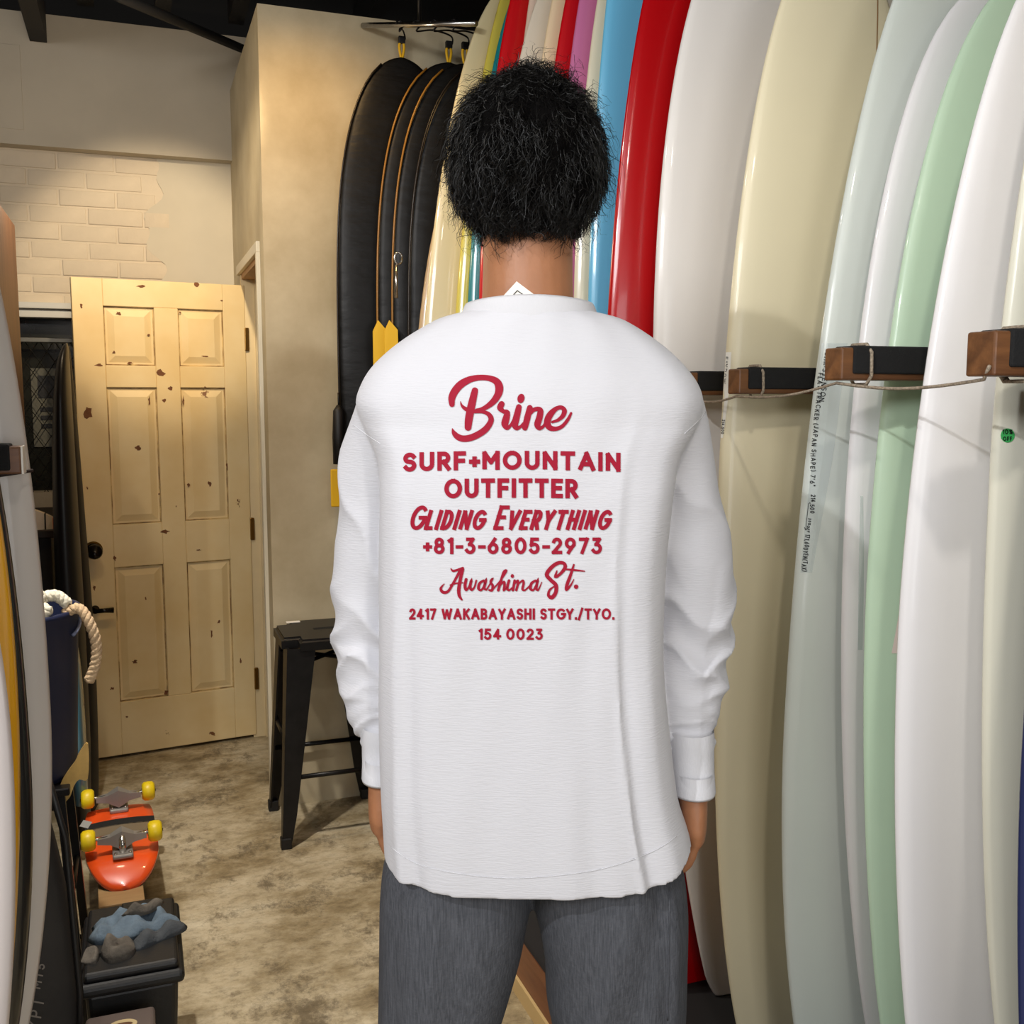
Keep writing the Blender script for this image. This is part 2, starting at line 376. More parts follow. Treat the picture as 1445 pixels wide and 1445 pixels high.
bmesh.ops.bevel(bmb, geom=list(bmb.edges), offset=0.0035, segments=2, affect='EDGES', profile=0.6)
me_brick = bpy.data.meshes.new('brick'); bmb.to_mesh(me_brick); bmb.free(); me_brick.materials.append(M_brick)
me_brick.polygons.foreach_set('use_smooth', [True]*len(me_brick.polygons))
row = 0; z = 2.365-BH-0.006
while z > 1.0:
    x = -1.0 + (0 if row % 2 else -BL/2)
    while x < PART_X:
        x1 = min(x+BL, 0.20 - 0.12*rnd.random())
        x0 = max(x, -1.0)
        if x1-x0 > 0.05 and not (z < WZ1 and x1 > WX0 and x0 < WX1):
            if not (z < WZ1 and x0 > WX1-0.02):
                o = bpy.data.objects.new('brick', me_brick); C.objects.link(o); o.parent = wb
                o.location = (x0, rnd.uniform(-0.0015, 0.0025), z+rnd.uniform(-.002, .002)); o.scale = ((x1-x0)/BL, 1, 1)
                o.rotation_euler = (0, rnd.uniform(-.006, .006), 0)
        x += BL+GAP
    z -= BH+GAP; row += 1
pp = [(PART_X, 0.9), (PART_X, 2.366)]+[(0.10+0.035*math.sin(k*0.33)+0.018*math.sin(k*0.9+1), 2.366-k*0.02) for k in range(72)]; n = len(pp)
raw('skim_patch', [(x, 0.0022, z) for x, z in pp]+[(x, 0.010, z) for x, z in pp], [tuple(range(n)), tuple(range(2*n-1, n-1, -1))]+[(j, j+n, (j+1) % n+n, (j+1) % n) for j in range(n)], mat('skim_coat', (198, 190, 172), 0.75, var=0.04, vscale=3, bump=0.25, bscale=10), wb)

# window with wire mesh and stickers on dark glass
w1 = empty('window_1', (0, BACK, 0)); structure(w1, 'dark wired window with pale frame beside the cream door', 'window')
M_frame = mat('pale_window_frame', (196, 196, 190), 0.4)
box('window_frame', (WX0-0.02, -0.012, WZ1-0.028), (WX1+0.02, 0.06, WZ1+0.0), M_frame, w1, 0.002)
box('window_frame', (WX0-0.02, -0.03, WZ1+0.006), (WX1+0.02, 0.06, WZ1+0.03), M_frame, w1, 0.002)
box('transom_bar', (WX0, 0.0, WZ1-0.125), (WX1, 0.03, WZ1-0.107), mat('dull_steel', (110, 110, 106), 0.4, metal=0.7), w1, 0.002)
box('glass_pane', (WX0, 0.10, WZ0), (WX1, 0.11, WZ1), mat('dark_glass', (30, 31, 27), 0.18, var=0.5, vscale=3), w1)
mw = bmesh.new()
for i in range(-14, 30):
    for s in (1, -1):
        p0 = Vector((WX0+i*0.055, 0.03, WZ0)); p1 = p0+Vector((s*0.40, 0, 0.62))
        if s < 0: p0.x += 0.4; p1.x += 0.4
        if min(p0.x, p1.x) < WX0-0.01 or max(p0.x, p1.x) > WX1+0.01: 
            t0, t1 = 0.0, 1.0; dx = p1.x-p0.x
            ta, tb = sorted(((WX0-p0.x)/dx, (WX1-p0.x)/dx)); t0, t1 = max(0, ta), min(1, tb)
            if t1-t0 < 0.05: continue
            p0, p1 = p0.lerp(p1, t0), p0.lerp(p1, t1)
        d = (p1-p0).normalized(); n = Vector((d.z, 0, -d.x))*0.0016; e = Vector((0, 0.0016, 0))
        vs = [mw.verts.new(p+q) for p in (p0, p1) for q in (n, e, -n, -e)]
        for j in range(4): mw.faces.new((vs[j], vs[(j+1) % 4], vs[4+(j+1) % 4], vs[4+j]))
mo = bm_obj('wire_mesh', mw, mat('mesh_wire', (14, 14, 13), 0.6), w1); mo['kind'] = 'stuff'
M_stk = mat('grey_sticker', (92, 92, 84), 0.6); M_stkd = mat('dark_sticker', (22, 26, 34), 0.6)
p = on_y(36, 600, BACK); box('sticker', (p.x+0.02, 0.092, 1.20), (p.x+0.19, 0.099, 1.52), M_stk, w1)
box('sticker_panel', (p.x+0.045, 0.088, 1.40), (p.x+0.18, 0.0915, 1.49), M_stkd, w1)
for k in range(3): box('sticker_stripe', (p.x+0.05, 0.088, 1.345-k*0.034), (p.x+0.18, 0.0915, 1.362-k*0.034), M_stkd, w1)
V, F = text2d('UT', 0, 0.07, 0, 0.045, 0.007, step=0.02)
raw('sticker_letters', [(p.x+0.09+v[0], 0.098, 1.575-v[1]) for v in V], F, M_stkd, w1)

# partition with doorway on its side face
DZ = 1.885; OY0, OY1 = 3.60, 4.26
M_part = M_plaster
part = empty('wall_partition', (0, 0, 0)); structure(part, 'warm lit trowelled plaster partition beside the doorway', 'wall')
bm = bmesh.new()
box_bm(bm, (PART_X, PART_Y, 0), (WALL_R, OY0, 2.64)); box_bm(bm, (PART_X, OY1, 0), (WALL_R, BACK+0.16, 2.64)); box_bm(bm, (PART_X, OY0, DZ), (WALL_R, OY1, 2.64)); box_bm(bm, (1.1, OY0, 0), (WALL_R, OY1, DZ))
bm_obj('plaster_body', bm, M_part, part)
M_casing = mat('doorway_casing_paint', (226, 218, 196), 0.5)
t1 = empty('trim_1'); structure(t1, 'pale painted casing around the open doorway', 'trim')
box('casing', (PART_X-0.012, OY0-0.03, 0), (PART_X+0.002, OY0+0.006, DZ), M_casing, t1, 0.002)
box('casing', (PART_X-0.012, OY0-0.03, DZ), (PART_X+0.002, OY1+0.03, DZ+0.035), M_casing, t1, 0.002)
box('jamb', (PART_X, OY0, 0), (PART_X+0.14, OY0+0.02, DZ), M_cream, t1)
box('jamb', (PART_X, OY1-0.02, 0), (PART_X+0.14, OY1, DZ), M_cream, t1)
box('jamb_stop', (PART_X+0.05, OY1-0.035, 0), (PART_X+0.09, OY1-0.02, DZ), M_cream, t1)
box('head_jamb', (PART_X+0.003, OY0+0.02, DZ-0.02), (PART_X+0.14, OY1, DZ), mat('raw_timber', (170, 128, 82), 0.6, var=0.1), t1)
box('strike_plate', (PART_X+0.02, OY0+0.02, 0.96), (PART_X+0.05, OY0+0.023, 1.05), M_brass, t1)

# ------------------------------------------------------------------ six-panel door, standing open
def door_material():
    m = mat('worn_cream_door_paint', (222, 194, 138), 0.5, col2=(232, 210, 162), vscale=3, bump=0.06, bscale=30)
    nt = m.node_tree; L = nt.links.new; p = nt.nodes['Principled BSDF']
    src = p.inputs['Base Color'].links[0].from_socket
    tc = nt.nodes.new('ShaderNodeTexCoord'); n = nt.nodes.new('ShaderNodeTexNoise'); n.inputs['Scale'].default_value = 9; n.inputs['Detail'].default_value = 7; n.inputs['Roughness'].default_value = 0.62
    L(tc.outputs['Object'], n.inputs['Vector'])
    r = nt.nodes.new('ShaderNodeValToRGB'); r.color_ramp.elements[0].position = 0.685; r.color_ramp.elements[1].position = 0.70
    L(n.outputs[0], r.inputs[0])
    mx = nt.nodes.new('ShaderNodeMix'); mx.data_type = 'RGBA'; mx.inputs[7].default_value = srgb(120, 76, 40)
    L(r.outputs[0], mx.inputs[0]); L(src, mx.inputs[6]); L(mx.outputs[2], p.inputs['Base Color'])
    return m
M_door = door_material(); M_groove = mat('dirty_groove', (126, 96, 58), 0.8, col2=(206, 178, 122), vscale=14, lo=0.4, hi=0.6)
hinge = Vector((PART_X+0.012, OY1-0.025, 0)); dl = Vector((-0.205, 4.150, 0)); DW = (dl-hinge).length; DH = 1.830
dang = math.atan2(dl.y-hinge.y, dl.x-hinge.x)
d1 = empty('door_1', (hinge.x, hinge.y, 0.012), dang); structure(d1, 'cream six-panel wooden door with chipped paint standing open', 'door')
# local: x from hinge to free edge, y: +y faces away... the camera side is +y after rotation by ~pi
T = 0.038
def dx(f): return DW*(1-f)                 # photo fraction from the free (left) edge
def dz(f): return DH*(1-f)
S = 0.006
colsx = [(0.17, 0.455), (0.595, 0.865)]; rowz = [(0.055, 0.175), (0.22, 0.505), (0.595, 0.885)]
box('slab_core', (0, -T, 0), (DW, -0.012, DH), M_door, d1)
def dbar(name, f0, f1, g0, g1): box(name, (dx(f1), -0.013, dz(g1)), (dx(f0), 0.0, dz(g0)), M_door, d1, 0.0025)
dbar('stile', 0, 0.17, 0, 1); dbar('stile', 0.865, 1, 0, 1); dbar('mullion', 0.455, 0.595, 0.055, 0.885)
dbar('rail', 0.17, 0.865, 0, 0.055); dbar('rail', 0.17, 0.455, 0.175, 0.22); dbar('rail', 0.595, 0.865, 0.175, 0.22)
dbar('rail', 0.17, 0.455, 0.505, 0.595); dbar('rail', 0.595, 0.865, 0.505, 0.595); dbar('rail', 0.17, 0.865, 0.885, 1)
for f0, f1 in colsx:
    for g0, g1 in rowz:
        x0, x1, z0, z1 = dx(f1)+0.012, dx(f0)-0.012, dz(g1)+0.012, dz(g0)-0.012
        i = 0.024
        v = [(x0, -0.0118, z0), (x1, -0.0118, z0), (x1, -0.0118, z1), (x0, -0.0118, z1), (x0+i, -0.003, z0+i), (x1-i, -0.003, z0+i), (x1-i, -0.003, z1-i), (x0+i, -0.003, z1-i)]
        for (a0, b0, a1, b1) in ((dx(f1)+.001, dz(g1)+.001, dx(f0)-.001, dz(g1)+.0045), (dx(f1)+.001, dz(g0)-.0045, dx(f0)-.001, dz(g0)-.001), (dx(f1)+.001, dz(g1), dx(f1)+.0045, dz(g0)), (dx(f0)-.0045, dz(g1), dx(f0)-.001, dz(g0))):
            box('groove_wear', (a0, -0.013, b0), (a1, -0.0092, b1), M_groove, d1)
        raw('panel', v, [(4, 5, 6, 7), (0, 1, 5, 4), (1, 2, 6, 5), (2, 3, 7, 6), (3, 0, 4, 7)], M_door, d1)
M_chip = mat('bare_wood_chip', (112, 70, 40), 0.8, var=0.2, vscale=40)
chips = [(117, 575, 9, 14), (215, 523, 9, 8), (184, 404, 8, 3), (222, 743, 11, 5), (263, 403, 5, 5), (130, 510, 8, 3), (155, 440, 5, 4), (228, 543, 5, 4), (310, 652, 3, 9), (185, 625, 6, 5), (255, 678, 3, 4), (285, 676, 4, 6), (188, 930, 6, 5), (230, 975, 5, 5), (300, 873, 3, 4), (133, 822, 3, 6), (246, 560, 2, 10), (199, 560, 2, 10), (270, 770, 6, 2), (290, 890, 2, 8), (105, 430, 3, 5), (196, 470, 4, 2), (150, 493, 3, 3), (219, 560, 4, 5), (120, 680, 2, 3), (158, 780, 3, 6), (200, 838, 2, 4), (331, 930, 2, 8), (160, 968, 4, 3), (276, 500, 7, 2), (240, 440, 2, 3), (172, 508, 6, 2), (300, 425, 3, 2), (215, 690, 3, 2), (325, 700, 2, 3), (180, 1010, 3, 2)]
for (cu, cv, cw, chh) in chips:
    fx = (cu-(90+50*(cv-390)/682))/((333+22*(cv-405)/633)-(90+50*(cv-390)/682)); gz = (cv-(390+15*fx))/((1072-34*fx)-(390+15*fx))
    kx = DW/235; pts = []
    n = 11
    for j in range(n):
        aa = 2*math.pi*j/n; r = rnd.uniform(0.45, 1.15)
        pts.append((dx(fx)-cw*kx*0.75*r*math.cos(aa), 0.0007, dz(gz)+chh*kx*0.75*r*math.sin(aa)))
    if 0.17 < fx < 0.865 and any(g0 < gz < g1 for g0, g1 in rowz) and not 0.455 < fx < 0.595: pts = [(q[0], -0.0022, q[2]) for q in pts]
    raw('paint_chip', pts, [tuple(range(n))], M_chip, d1)
def knob(zf, lever=False):
    zz = dz(zf); xx = dx(0.055 if not lever else 0.05)
    R = Matrix.Translation((xx, 0, zz)) @ Matrix.Rotation(-math.pi/2, 4, 'X')
    k = lathe('door_knob' if not lever else 'door_lever', [(0.0, 0), (0.026, 0.0), (0.027, 0.006), (0.012, 0.010), (0.011, 0.03), (0.024, 0.038), (0.029, 0.052), (0.024, 0.066), (0.0, 0.070)] if not lever else
              [(0.0, 0), (0.016, 0.0), (0.016, 0.008), (0.009, 0.012), (0.009, 0.04), (0.0, 0.044)], mat('black_knob', (30, 26, 22), 0.2, metal=0.6), d1, 20, R)
    if lever: tube('lever_arm', [(xx, 0.036, zz), (xx-0.03, 0.038, zz), (xx-0.062, 0.036, zz-0.002)], [0.009, 0.009, 0.011], mat('black_knob', (0, 0, 0)), k, 10)
    else: lathe('rosette', [(0.0, -0.002), (0.033, -0.002), (0.034, 0.004), (0.0, 0.005)], M_brass, k, 20, R)
knob(0.555); knob(0.68, True)
for gz in (0.115, 0.53, 0.87):
    box('hinge', (-0.012, -0.02, dz(gz)-0.045), (0.004, 0.008, dz(gz)+0.045), M_brass, d1, 0.002)

# ------------------------------------------------------------------ right-hand rack: plinth, arms, rope
PZ = 0.004
pl = empty('rack_kerb', (0, 0, 0)); tag(pl, 'low brown wooden kerb along the foot of the right surfboard row', 'kerb')
box('wood_board', (0.797, 0.2, 0.0), (0.866, 3.44, 0.040), wood('kerb_plywood', (82, 50, 25), (116, 76, 42), 0.4, 1), pl, 0.004)
box('edge_strip', (0.790, 0.2, 0.0), (0.797, 3.44, 0.042), mat('pale_edging', (190, 160, 108), 0.6), pl)
rm = box('rubber_mat', (0.868, 0.2, 0.0), (WALL_R, 3.44, 0.004), mat('black_rubber', (22, 22, 22), 0.8), None); tag(rm, 'black rubber mat under the right surfboard row', 'mat')

M_armwood = wood('oiled_arm_wood', (74, 44, 24), (128, 84, 48), 0.45, 0, 20)
M_pad = mat('black_felt_pad', (15, 15, 16), 0.9, bump=0.3, bscale=300)
arms = [(1.02, 1.000, 1.455, 0.056, 'wooden rack peg with black padding closest to the right frame edge'),
        (1.336, 1.019, 1.452, 0.050, 'wooden rack peg crossing the pale green surfboard'),
        (1.645, 1.036, 1.430, 0.046, 'wooden rack peg crossing the cream surfboard near the elbow'),
        (1.850, 1.050, 1.428, 0.046, 'wooden rack peg mostly hidden behind the shirt shoulder')]
for i, (ay, ax, az, ah, lab) in enumerate(arms):
    r = empty('surfboard_peg', (ax, ay, az)); tag(r, lab, 'rack peg', 'pegs of the right surfboard rack')
    box('wood_bar', (0, -ah*0.42, -ah/2), (WALL_R-ax, ah*0.42, ah/2), M_armwood, r, 0.003)
    box('felt_pad', (ah*0.42, -ah*0.42-0.004, -ah*0.30), (WALL_R-ax-0.02, ah*0.42+0.004, ah/2+0.003), M_pad, r, 0.003)
def rope_wrap(ax, ay, az, ah, off, turns, parent):
    pts = []
    for k in range(turns*12+1):
        th = 2*math.pi*k/12
        c, s = math.cos(th), math.sin(th); m_ = max(abs(c), abs(s))
        pts.append((ax+off+0.007*k/12, ay+(ah*0.42+0.007)*c/m_*0.98, az+(ah*0.5+0.006)*s/m_))
    tube('rope_loop', pts, 0.0028, M_rope, parent, 6)
rp = empty('rack_rope'); tag(rp, 'thin twisted rope strung between the right rack pegs', 'rope')
ends = [(ax+0.008, ay, az-ah/2-0.004) for ay, ax, az, ah, _ in arms]
path = []
for i in range(len(ends)-1):
    p0, p1 = Vector(ends[i]), Vector(ends[i+1])
    for k in range(12):
        t = k/12; q = p0.lerp(p1, t); q.z -= 0.010*math.sin(math.pi*t); path.append(q)
path.append(Vector(ends[-1]))
s0 = Vector((arms[0][1]-0.004, arms[0][0]-0.02, arms[0][2]-0.016))
tube('rope_line', [s0]+path, 0.0024, M_rope, rp, 6)
for i, (ay, ax, az, ah, lab) in enumerate(arms[:3]): rope_wrap(ax, ay, az, ah, ah*0.95, 2 if i == 0 else 1, rp)

# ------------------------------------------------------------------ surfboards
BRD = {
 'tan':(3.130,0.808,1.056,1.244,2.184,2.499,0.001,0.620,0.170), 'cream1':(3.065,0.800,0.952,1.707,2.021,2.499,0.018,0.620,0.166),
 'yellow':(3.000,0.891,1.044,1.750,1.916,2.500,0.007,0.620,0.011), 'teal':(2.920,0.917,1.145,1.548,2.233,2.501,0.000,0.552,0.140),
 'red4':(2.840,0.934,1.350,1.475,2.272,2.501,-0.002,0.597,0.263), 'pinkw':(2.760,0.985,1.210,1.740,2.197,2.502,0.000,0.523,0.326),
 'cream5':(2.680,0.901,1.104,1.498,2.198,2.500,0.000,0.557,0.053), 'beige6':(2.600,0.961,1.099,1.674,2.202,2.500,0.000,0.567,0.100),
 'red7':(2.520,0.974,1.208,1.560,2.198,2.500,0.000,0.576,0.223), 'pink8':(2.440,0.989,1.153,1.640,2.199,2.500,0.000,0.542,0.143),
 'cream9':(2.360,1.024,1.350,1.404,2.368,2.500,-0.005,0.520,0.316), 'blue':(2.270,1.022,1.350,1.582,2.267,2.501,-0.002,0.520,0.300),
 'red11':(2.022,0.948,1.137,1.410,2.188,2.499,0.000,0.520,0.30), 'A':(1.950,1.033,1.350,1.119,2.331,1.841,-0.025,0.620,0.255),
 'C':(1.740,1.066,1.030,1.285,2.246,2.414,-0.002,0.523,0.227), 'D':(1.560,1.110,0.833,1.467,2.218,1.855,0.035,0.620,0.228),
 'E':(1.485,1.169,1.147,0.993,2.177,1.860,0.007,0.620,0.147), 'F':(1.410,1.162,1.131,1.009,2.463,1.600,0.041,0.620,0.103),
 'G':(1.240,1.085,1.099,1.041,2.041,1.664,0.037,0.620,0.084), 'H':(1.120,1.128,1.307,0.993,1.743,2.260,-0.002,0.620,0.013),
}
def board_mesh(name, Y, xl, zm, Lu, pu, plo, k, W, dl, m, th=0.062, zb=PZ+0.001, side=1, nz=64, na=28, rocker=0.035, parent=None, zshift=0.0):
    """outline in the x-z plane at depth Y; side=+1: xl is the left rail, -1: the right rail"""
    top = zm+Lu; rings = []
    zs = np.concatenate([zb+(zm-zb)*(1-np.cos(np.linspace(0, math.pi/2, nz//2, endpoint=False))), zm+Lu*np.sin(np.linspace(0, math.pi/2, nz//2))])
    for z in zs:
        if z > zm: s = (z-zm)/Lu; h = W/2*math.sqrt(max(1-s**pu, 2e-4))
        else: s = (zm-z)/(zm+dl); h = W/2*math.sqrt(max(1-s**plo, 2e-4))
        h = max(h, 0.010)
        e = min(1, (z-zb)/0.05); h *= 0.90+0.10*math.sqrt(max(e, 0))
        cx = xl+side*W/2+side*k*(z-zm)
        f = 1-0.75*abs(2*(z-zb)/(top-zb)-1)**2.2
        t = max(0.008, th*f)*0.5
        t = min(t, h*0.8) if th < 0.15 else t
        yc = Y + rocker*(abs(z-(zb+top)/2)/((top-zb)/2))**3.0*(1 if z > zm else 0.4)
        ring = []
        for j in range(na):
            a = 2*math.pi*j/na; c, s_ = math.cos(a), math.sin(a)
            ring.append((cx+h*math.copysign(abs(c)**0.80, c), yc+t*math.copysign(abs(s_)**0.85, s_), z))
        rings.append(ring)
    v, f = loft(rings); return raw(name, v, f, m, parent, True)
def glossy(n, c, var=0.0, rough=0.28): return mat(n, c, rough, coat=1.0, var=var, vscale=2)
def satin(n, c): return mat(n, c, 0.42, coat=0.25, var=0.015, vscale=2)
SB = [
 ('tan', glossy('tan_resin', (196, 170, 132)), 'tan surfboard edge beside the hanging black bags', True),
 ('cream1', glossy('buttercream_resin', (228, 214, 170)), 'glossy cream longboard directly right of the black board bags', True),
 ('yellow', glossy('yellow_resin', (218, 202, 84)), 'yellow surfboard between cream and teal boards', True),
 ('teal', glossy('teal_resin', (22, 132, 140)), 'teal surfboard rail beside the yellow board', True),
 ('red4', glossy('bright_red_resin', (206, 8, 20)), 'bright red surfboard right of the teal board, above the head', True),
 ('pinkw', glossy('pale_pink_resin', (232, 206, 186)), 'pale pink surfboard sliver right of the bright red board', True),
 ('cream5', glossy('ivory_resin', (226, 214, 194)), 'ivory surfboard above the middle of the dark hair', True),
 ('beige6', glossy('beige_resin', (234, 210, 172)), 'beige glossy surfboard left of the narrow red board', True),
 ('red7', glossy('crimson_resin', (196, 8, 22)), 'narrow red surfboard between beige and mauve boards', True),
 ('pink8', glossy('mauve_resin', (196, 112, 156)), 'mauve pink surfboard behind the head', True),
 ('cream9', glossy('pale_cream_resin', (224, 214, 188)), 'pale cream surfboard between mauve and sky blue boards', True),
 ('blue', glossy('sky_blue_resin', (108, 188, 226)), 'sky blue surfboard right of the dark hair', True),
 ('red11', mat('deep_red_resin', (172, 0, 8), 0.25, coat=0.35), 'deep red glossy longboard between sky blue and white boards', True),
 ('A', satin('cool_white_gloss', (226, 221, 215)), 'white longboard next to the deep red board', False),
 ('C', satin('vanilla_gloss', (228, 217, 184)), 'vanilla cream longboard behind the right elbow', False),
 ('D', satin('ice_blue_gloss', (206, 212, 205)), 'pale grey-blue surfboard with a long handwritten price strip', False),
 ('E', satin('white_foam_gloss', (228, 226, 227)), 'white surfboard between grey-blue and green boards', False),
 ('F', satin('mint_gloss', (192, 217, 190)), 'pale mint green surfboard', False),
 ('G', satin('bright_white_gloss', (236, 234, 235)), 'broad white surfboard right of the mint green board', False),
 ('H', satin('warm_white_gloss', (232, 230, 212)), 'off-white surfboard with a round green sticker', False),
]
boards = {}
for key, m, lab, far in SB:
    o = board_mesh('surfboard', *BRD[key], m, th=0.066 if not far else 0.056, rocker=0.03)
    tag(o, lab, 'surfboard', 'surfboards standing in the right rack'); boards[key] = o
o = board_mesh('surfboard', 0.945, on_y(1444, 1040, 0.945).x, 0.95, 1.10, 2.2, 1.7, 0.0, 0.55, 0.12, satin('navy_gloss', (30, 40, 84)), th=0.05)
tag(o, 'navy blue surfboard rail at the right frame edge', 'surfboard', 'surfboards standing in the right rack')
# stringer line of the vanilla board
B = BRD['C']; yc = lambda z: 0
bv = {k: bvh_of(boards[k]) for k in ('C', 'D', 'E', 'F', 'H')}
CAMV = Vector((0, 0, CAMZ))
def drape(name, V, F, key, m, off=0.0012, parent=None):
    """lay flat print, mapped in photo pixels, onto a board's front face"""
    out = []; ok = True
    for (u, v) in V:
        d = ray(u, v).normalized(); loc, nor, idx, dist = bv[key].ray_cast(CAMV, d)
        if loc is None: out.append(None); continue
        out.append(loc - d*off)
    F = [f for f in F if all(out[i] is not None for i in f)]
    out = [q if q is not None else Vector((0, 0, 0)) for q in out]
    used = sorted({i for f in F for i in f}); mp = {i: n for n, i in enumerate(used)}
    if not F: return None
    return raw(name, [out[i] for i in used], [tuple(mp[i] for i in f) for f in F], m, parent)
def strip(pts, n=24):
    """quad strip from list of (u_left, u_right, v) rows, refined"""
    V, F = [], []
    rows = smooth_path([(a, b, c) for a, b, c in pts], n)
    for r in rows:
        for t in (0, .25, .5, .75, 1): V.append((r[0]+(r[1]-r[0])*t, r[2]))
    for i in range(len(rows)-1):
        for j in range(4): F.append((i*5+j, i*5+j+1, i*5+6+j, i*5+5+j))
    return V, F
M_tape = mat('clear_label_tape', (214, 222, 220), 0.3, alpha=0.55); M_ink = mat('black_marker_ink', (16, 16, 18), 0.6); M_paper = mat('white_label', (232, 228, 218), 0.6)
V, F = strip([(1159.5, 1196, 484), (1154, 1186, 560), (1147, 1176, 640), (1138, 1162, 720), (1129.5, 1146, 808)])
drape('price_strip', V, F, 'D', M_tape, 0.001, boards['D'])
def along(text, path, H, w, key, parent, seed=3, gap=0.32, space=0.5, step=1.6, name='price_writing', cond=1.0):
    """handwriting that runs down a path of (u,v): baseline on the left"""
    P = [Vector(p) for p in path]; L = [(P[i+1]-P[i]).length for i in range(len(P)-1)]; tot = sum(L)
    V, F = text2d(text, 0, tot, 0, H, w, gap=gap, jitter=0.12, seed=seed, space=space, step=step, condense=cond)
    out = []
    for x, y in V:
        s = min(max(x, 0), tot-1e-3); i = 0
        while s > L[i]: s -= L[i]; i += 1
        d = (P[i+1]-P[i]).normalized(); n = Vector((-d.y, d.x)); q = P[i]+d*(s+(x-min(max(x, 0), tot-1e-3)))+n*y
        out.append((q.x, q.y))
    drape(name, out, F, key, M_ink, 0.002, parent)
along('CHRISTENSON', [(1164.5, 496), (1156, 566)], 7.5, 1.1, 'D', boards['D'], 5)
along("FLAT TRACKER (JAPAN SHAPE) 7'6\"", [(1154.5, 526), (1149, 590), (1144, 640), (1143.5, 686)], 7.0, 1.1, 'D', boards['D'], 7)
along('214,500', [(1144, 698), (1142.5, 724)], 6.5, 1.1, 'D', boards['D'], 8)
along('20%OFF', [(1141, 731), (1138, 751)], 4.0, 0.9, 'D', boards['D'], 9)
along('171,600YEN(TAX)', [(1136.5, 754), (1131, 806)], 7.0, 1.0, 'D', boards['D'], 10)
V, F = [], []; ribbon([(1141, 710), (1137, 747)], 0.8, 0, 4, V, F); ribbon([(1135, 744), (1137, 748), (1140, 745)], 0.8, 0, 4, V, F); drape('price_writing', V, F, 'D', M_ink, 0.002, boards['D'])
V, F = strip([(1022, 1032, 497), (1018.5, 1029, 545), (1015.5, 1024, 590), (1014, 1020, 618)], 10)
drape('price_strip', V, F, 'C', M_paper, 0.001, boards['C'])
along('214,500', [(1019, 592), (1017, 612)], 4, 0.8, 'C', boards['C'], 11); along('F1ND0W', [(1023, 503), (1019.5, 541)], 4.5, 0.8, 'C', boards['C'], 12)
V, F = strip([(1214, 1218, 700), (1212, 1219, 800), (1210.5, 1217.5, 917)], 8); drape('price_strip', V, F, 'E', M_tape, 0.001, boards['E'])
V, F = strip([(1274, 1278, 830), (1266, 1275, 880), (1258, 1272, 922)], 6); drape('price_strip', V, F, 'F', mat('pinkish_label', (226, 208, 200), 0.6), 0.001, boards['F'])
V, F = [], []; disc((1422, 614.5), 10, 10, V, F, 24); so = drape('round_sticker', V, F, 'H', mat('green_sticker', (70, 186, 98), 0.5), 0.001, boards['H'])
V, F = text2d('10%', 1414.5, 1429, 612.5, 6.5, 1.1, 0.25, step=2); V2, F2 = text2d('OFF', 1415.5, 1428, 622, 6, 1.1, 0.25, step=2); o_ = len(V)
drape('sticker_writing', V+V2, F+[tuple(i+o_ for i in f) for f in F2], 'H', M_ink, 0.002, boards['H'])
V, F = [], []; ribbon([(1239, -40), (1238.5, 20), (1237, 90)], 1.6, 0, 6, V, F); drape('stringer', V, F, 'C', mat('stringer_wood', (150, 112, 70), 0.5), 0.0012, boards['C'])

# ------------------------------------------------------------------ hanging board bags on a chrome rod
M_bag = mat('black_nylon', (8, 7, 6), 0.45, spec=0.3, var=0.25, vscale=5, bump=0.9, bscale=9, bstretch=(0.8, 1, 2.2))
M_glintpipe = mat('highlight_gold_piping', (150, 104, 34), 0.35); M_dkpipe = mat('dark_piping', (34, 26, 18), 0.35)  # gold tone paints the warm lamp highlight into the bag piping
M_yellow = mat('yellow_webbing', (236, 186, 20), 0.6)
rod = empty('hanging_rod'); tag(rod, 'thin chrome hanging rod above the black board bags', 'rod')
r0 = on_y(512, 36, 3.45); r1 = on_y(672, 33, 3.02)
tube('rod_tube', [r0, r1], 0.009, M_chrome, rod, 12)
tube('rod_bracket', [on_y(592, 36, 3.30), on_y(592, 36, 3.30)+Vector((0, 0, 0.36))], 0.006, M_blackmetal, rod, 8)
bags = [(3.41, [(484, 200), (481, 300), (478, 400), (476, 560)], 476, 567, 82, M_dkpipe, 'leftmost black board bag hanging flat against the plaster wall'),
        (3.34, None, 532, 592, 84, M_glintpipe, 'black board bag with a warm highlight coloured into its edge, second from the plaster wall'),
        (3.27, None, 553, 616, 86, M_glintpipe, 'black board bag third from the plaster wall'),
        (3.20, None, 576, 642, 90, M_dkpipe, 'black board bag hanging nearest the cream longboard')]
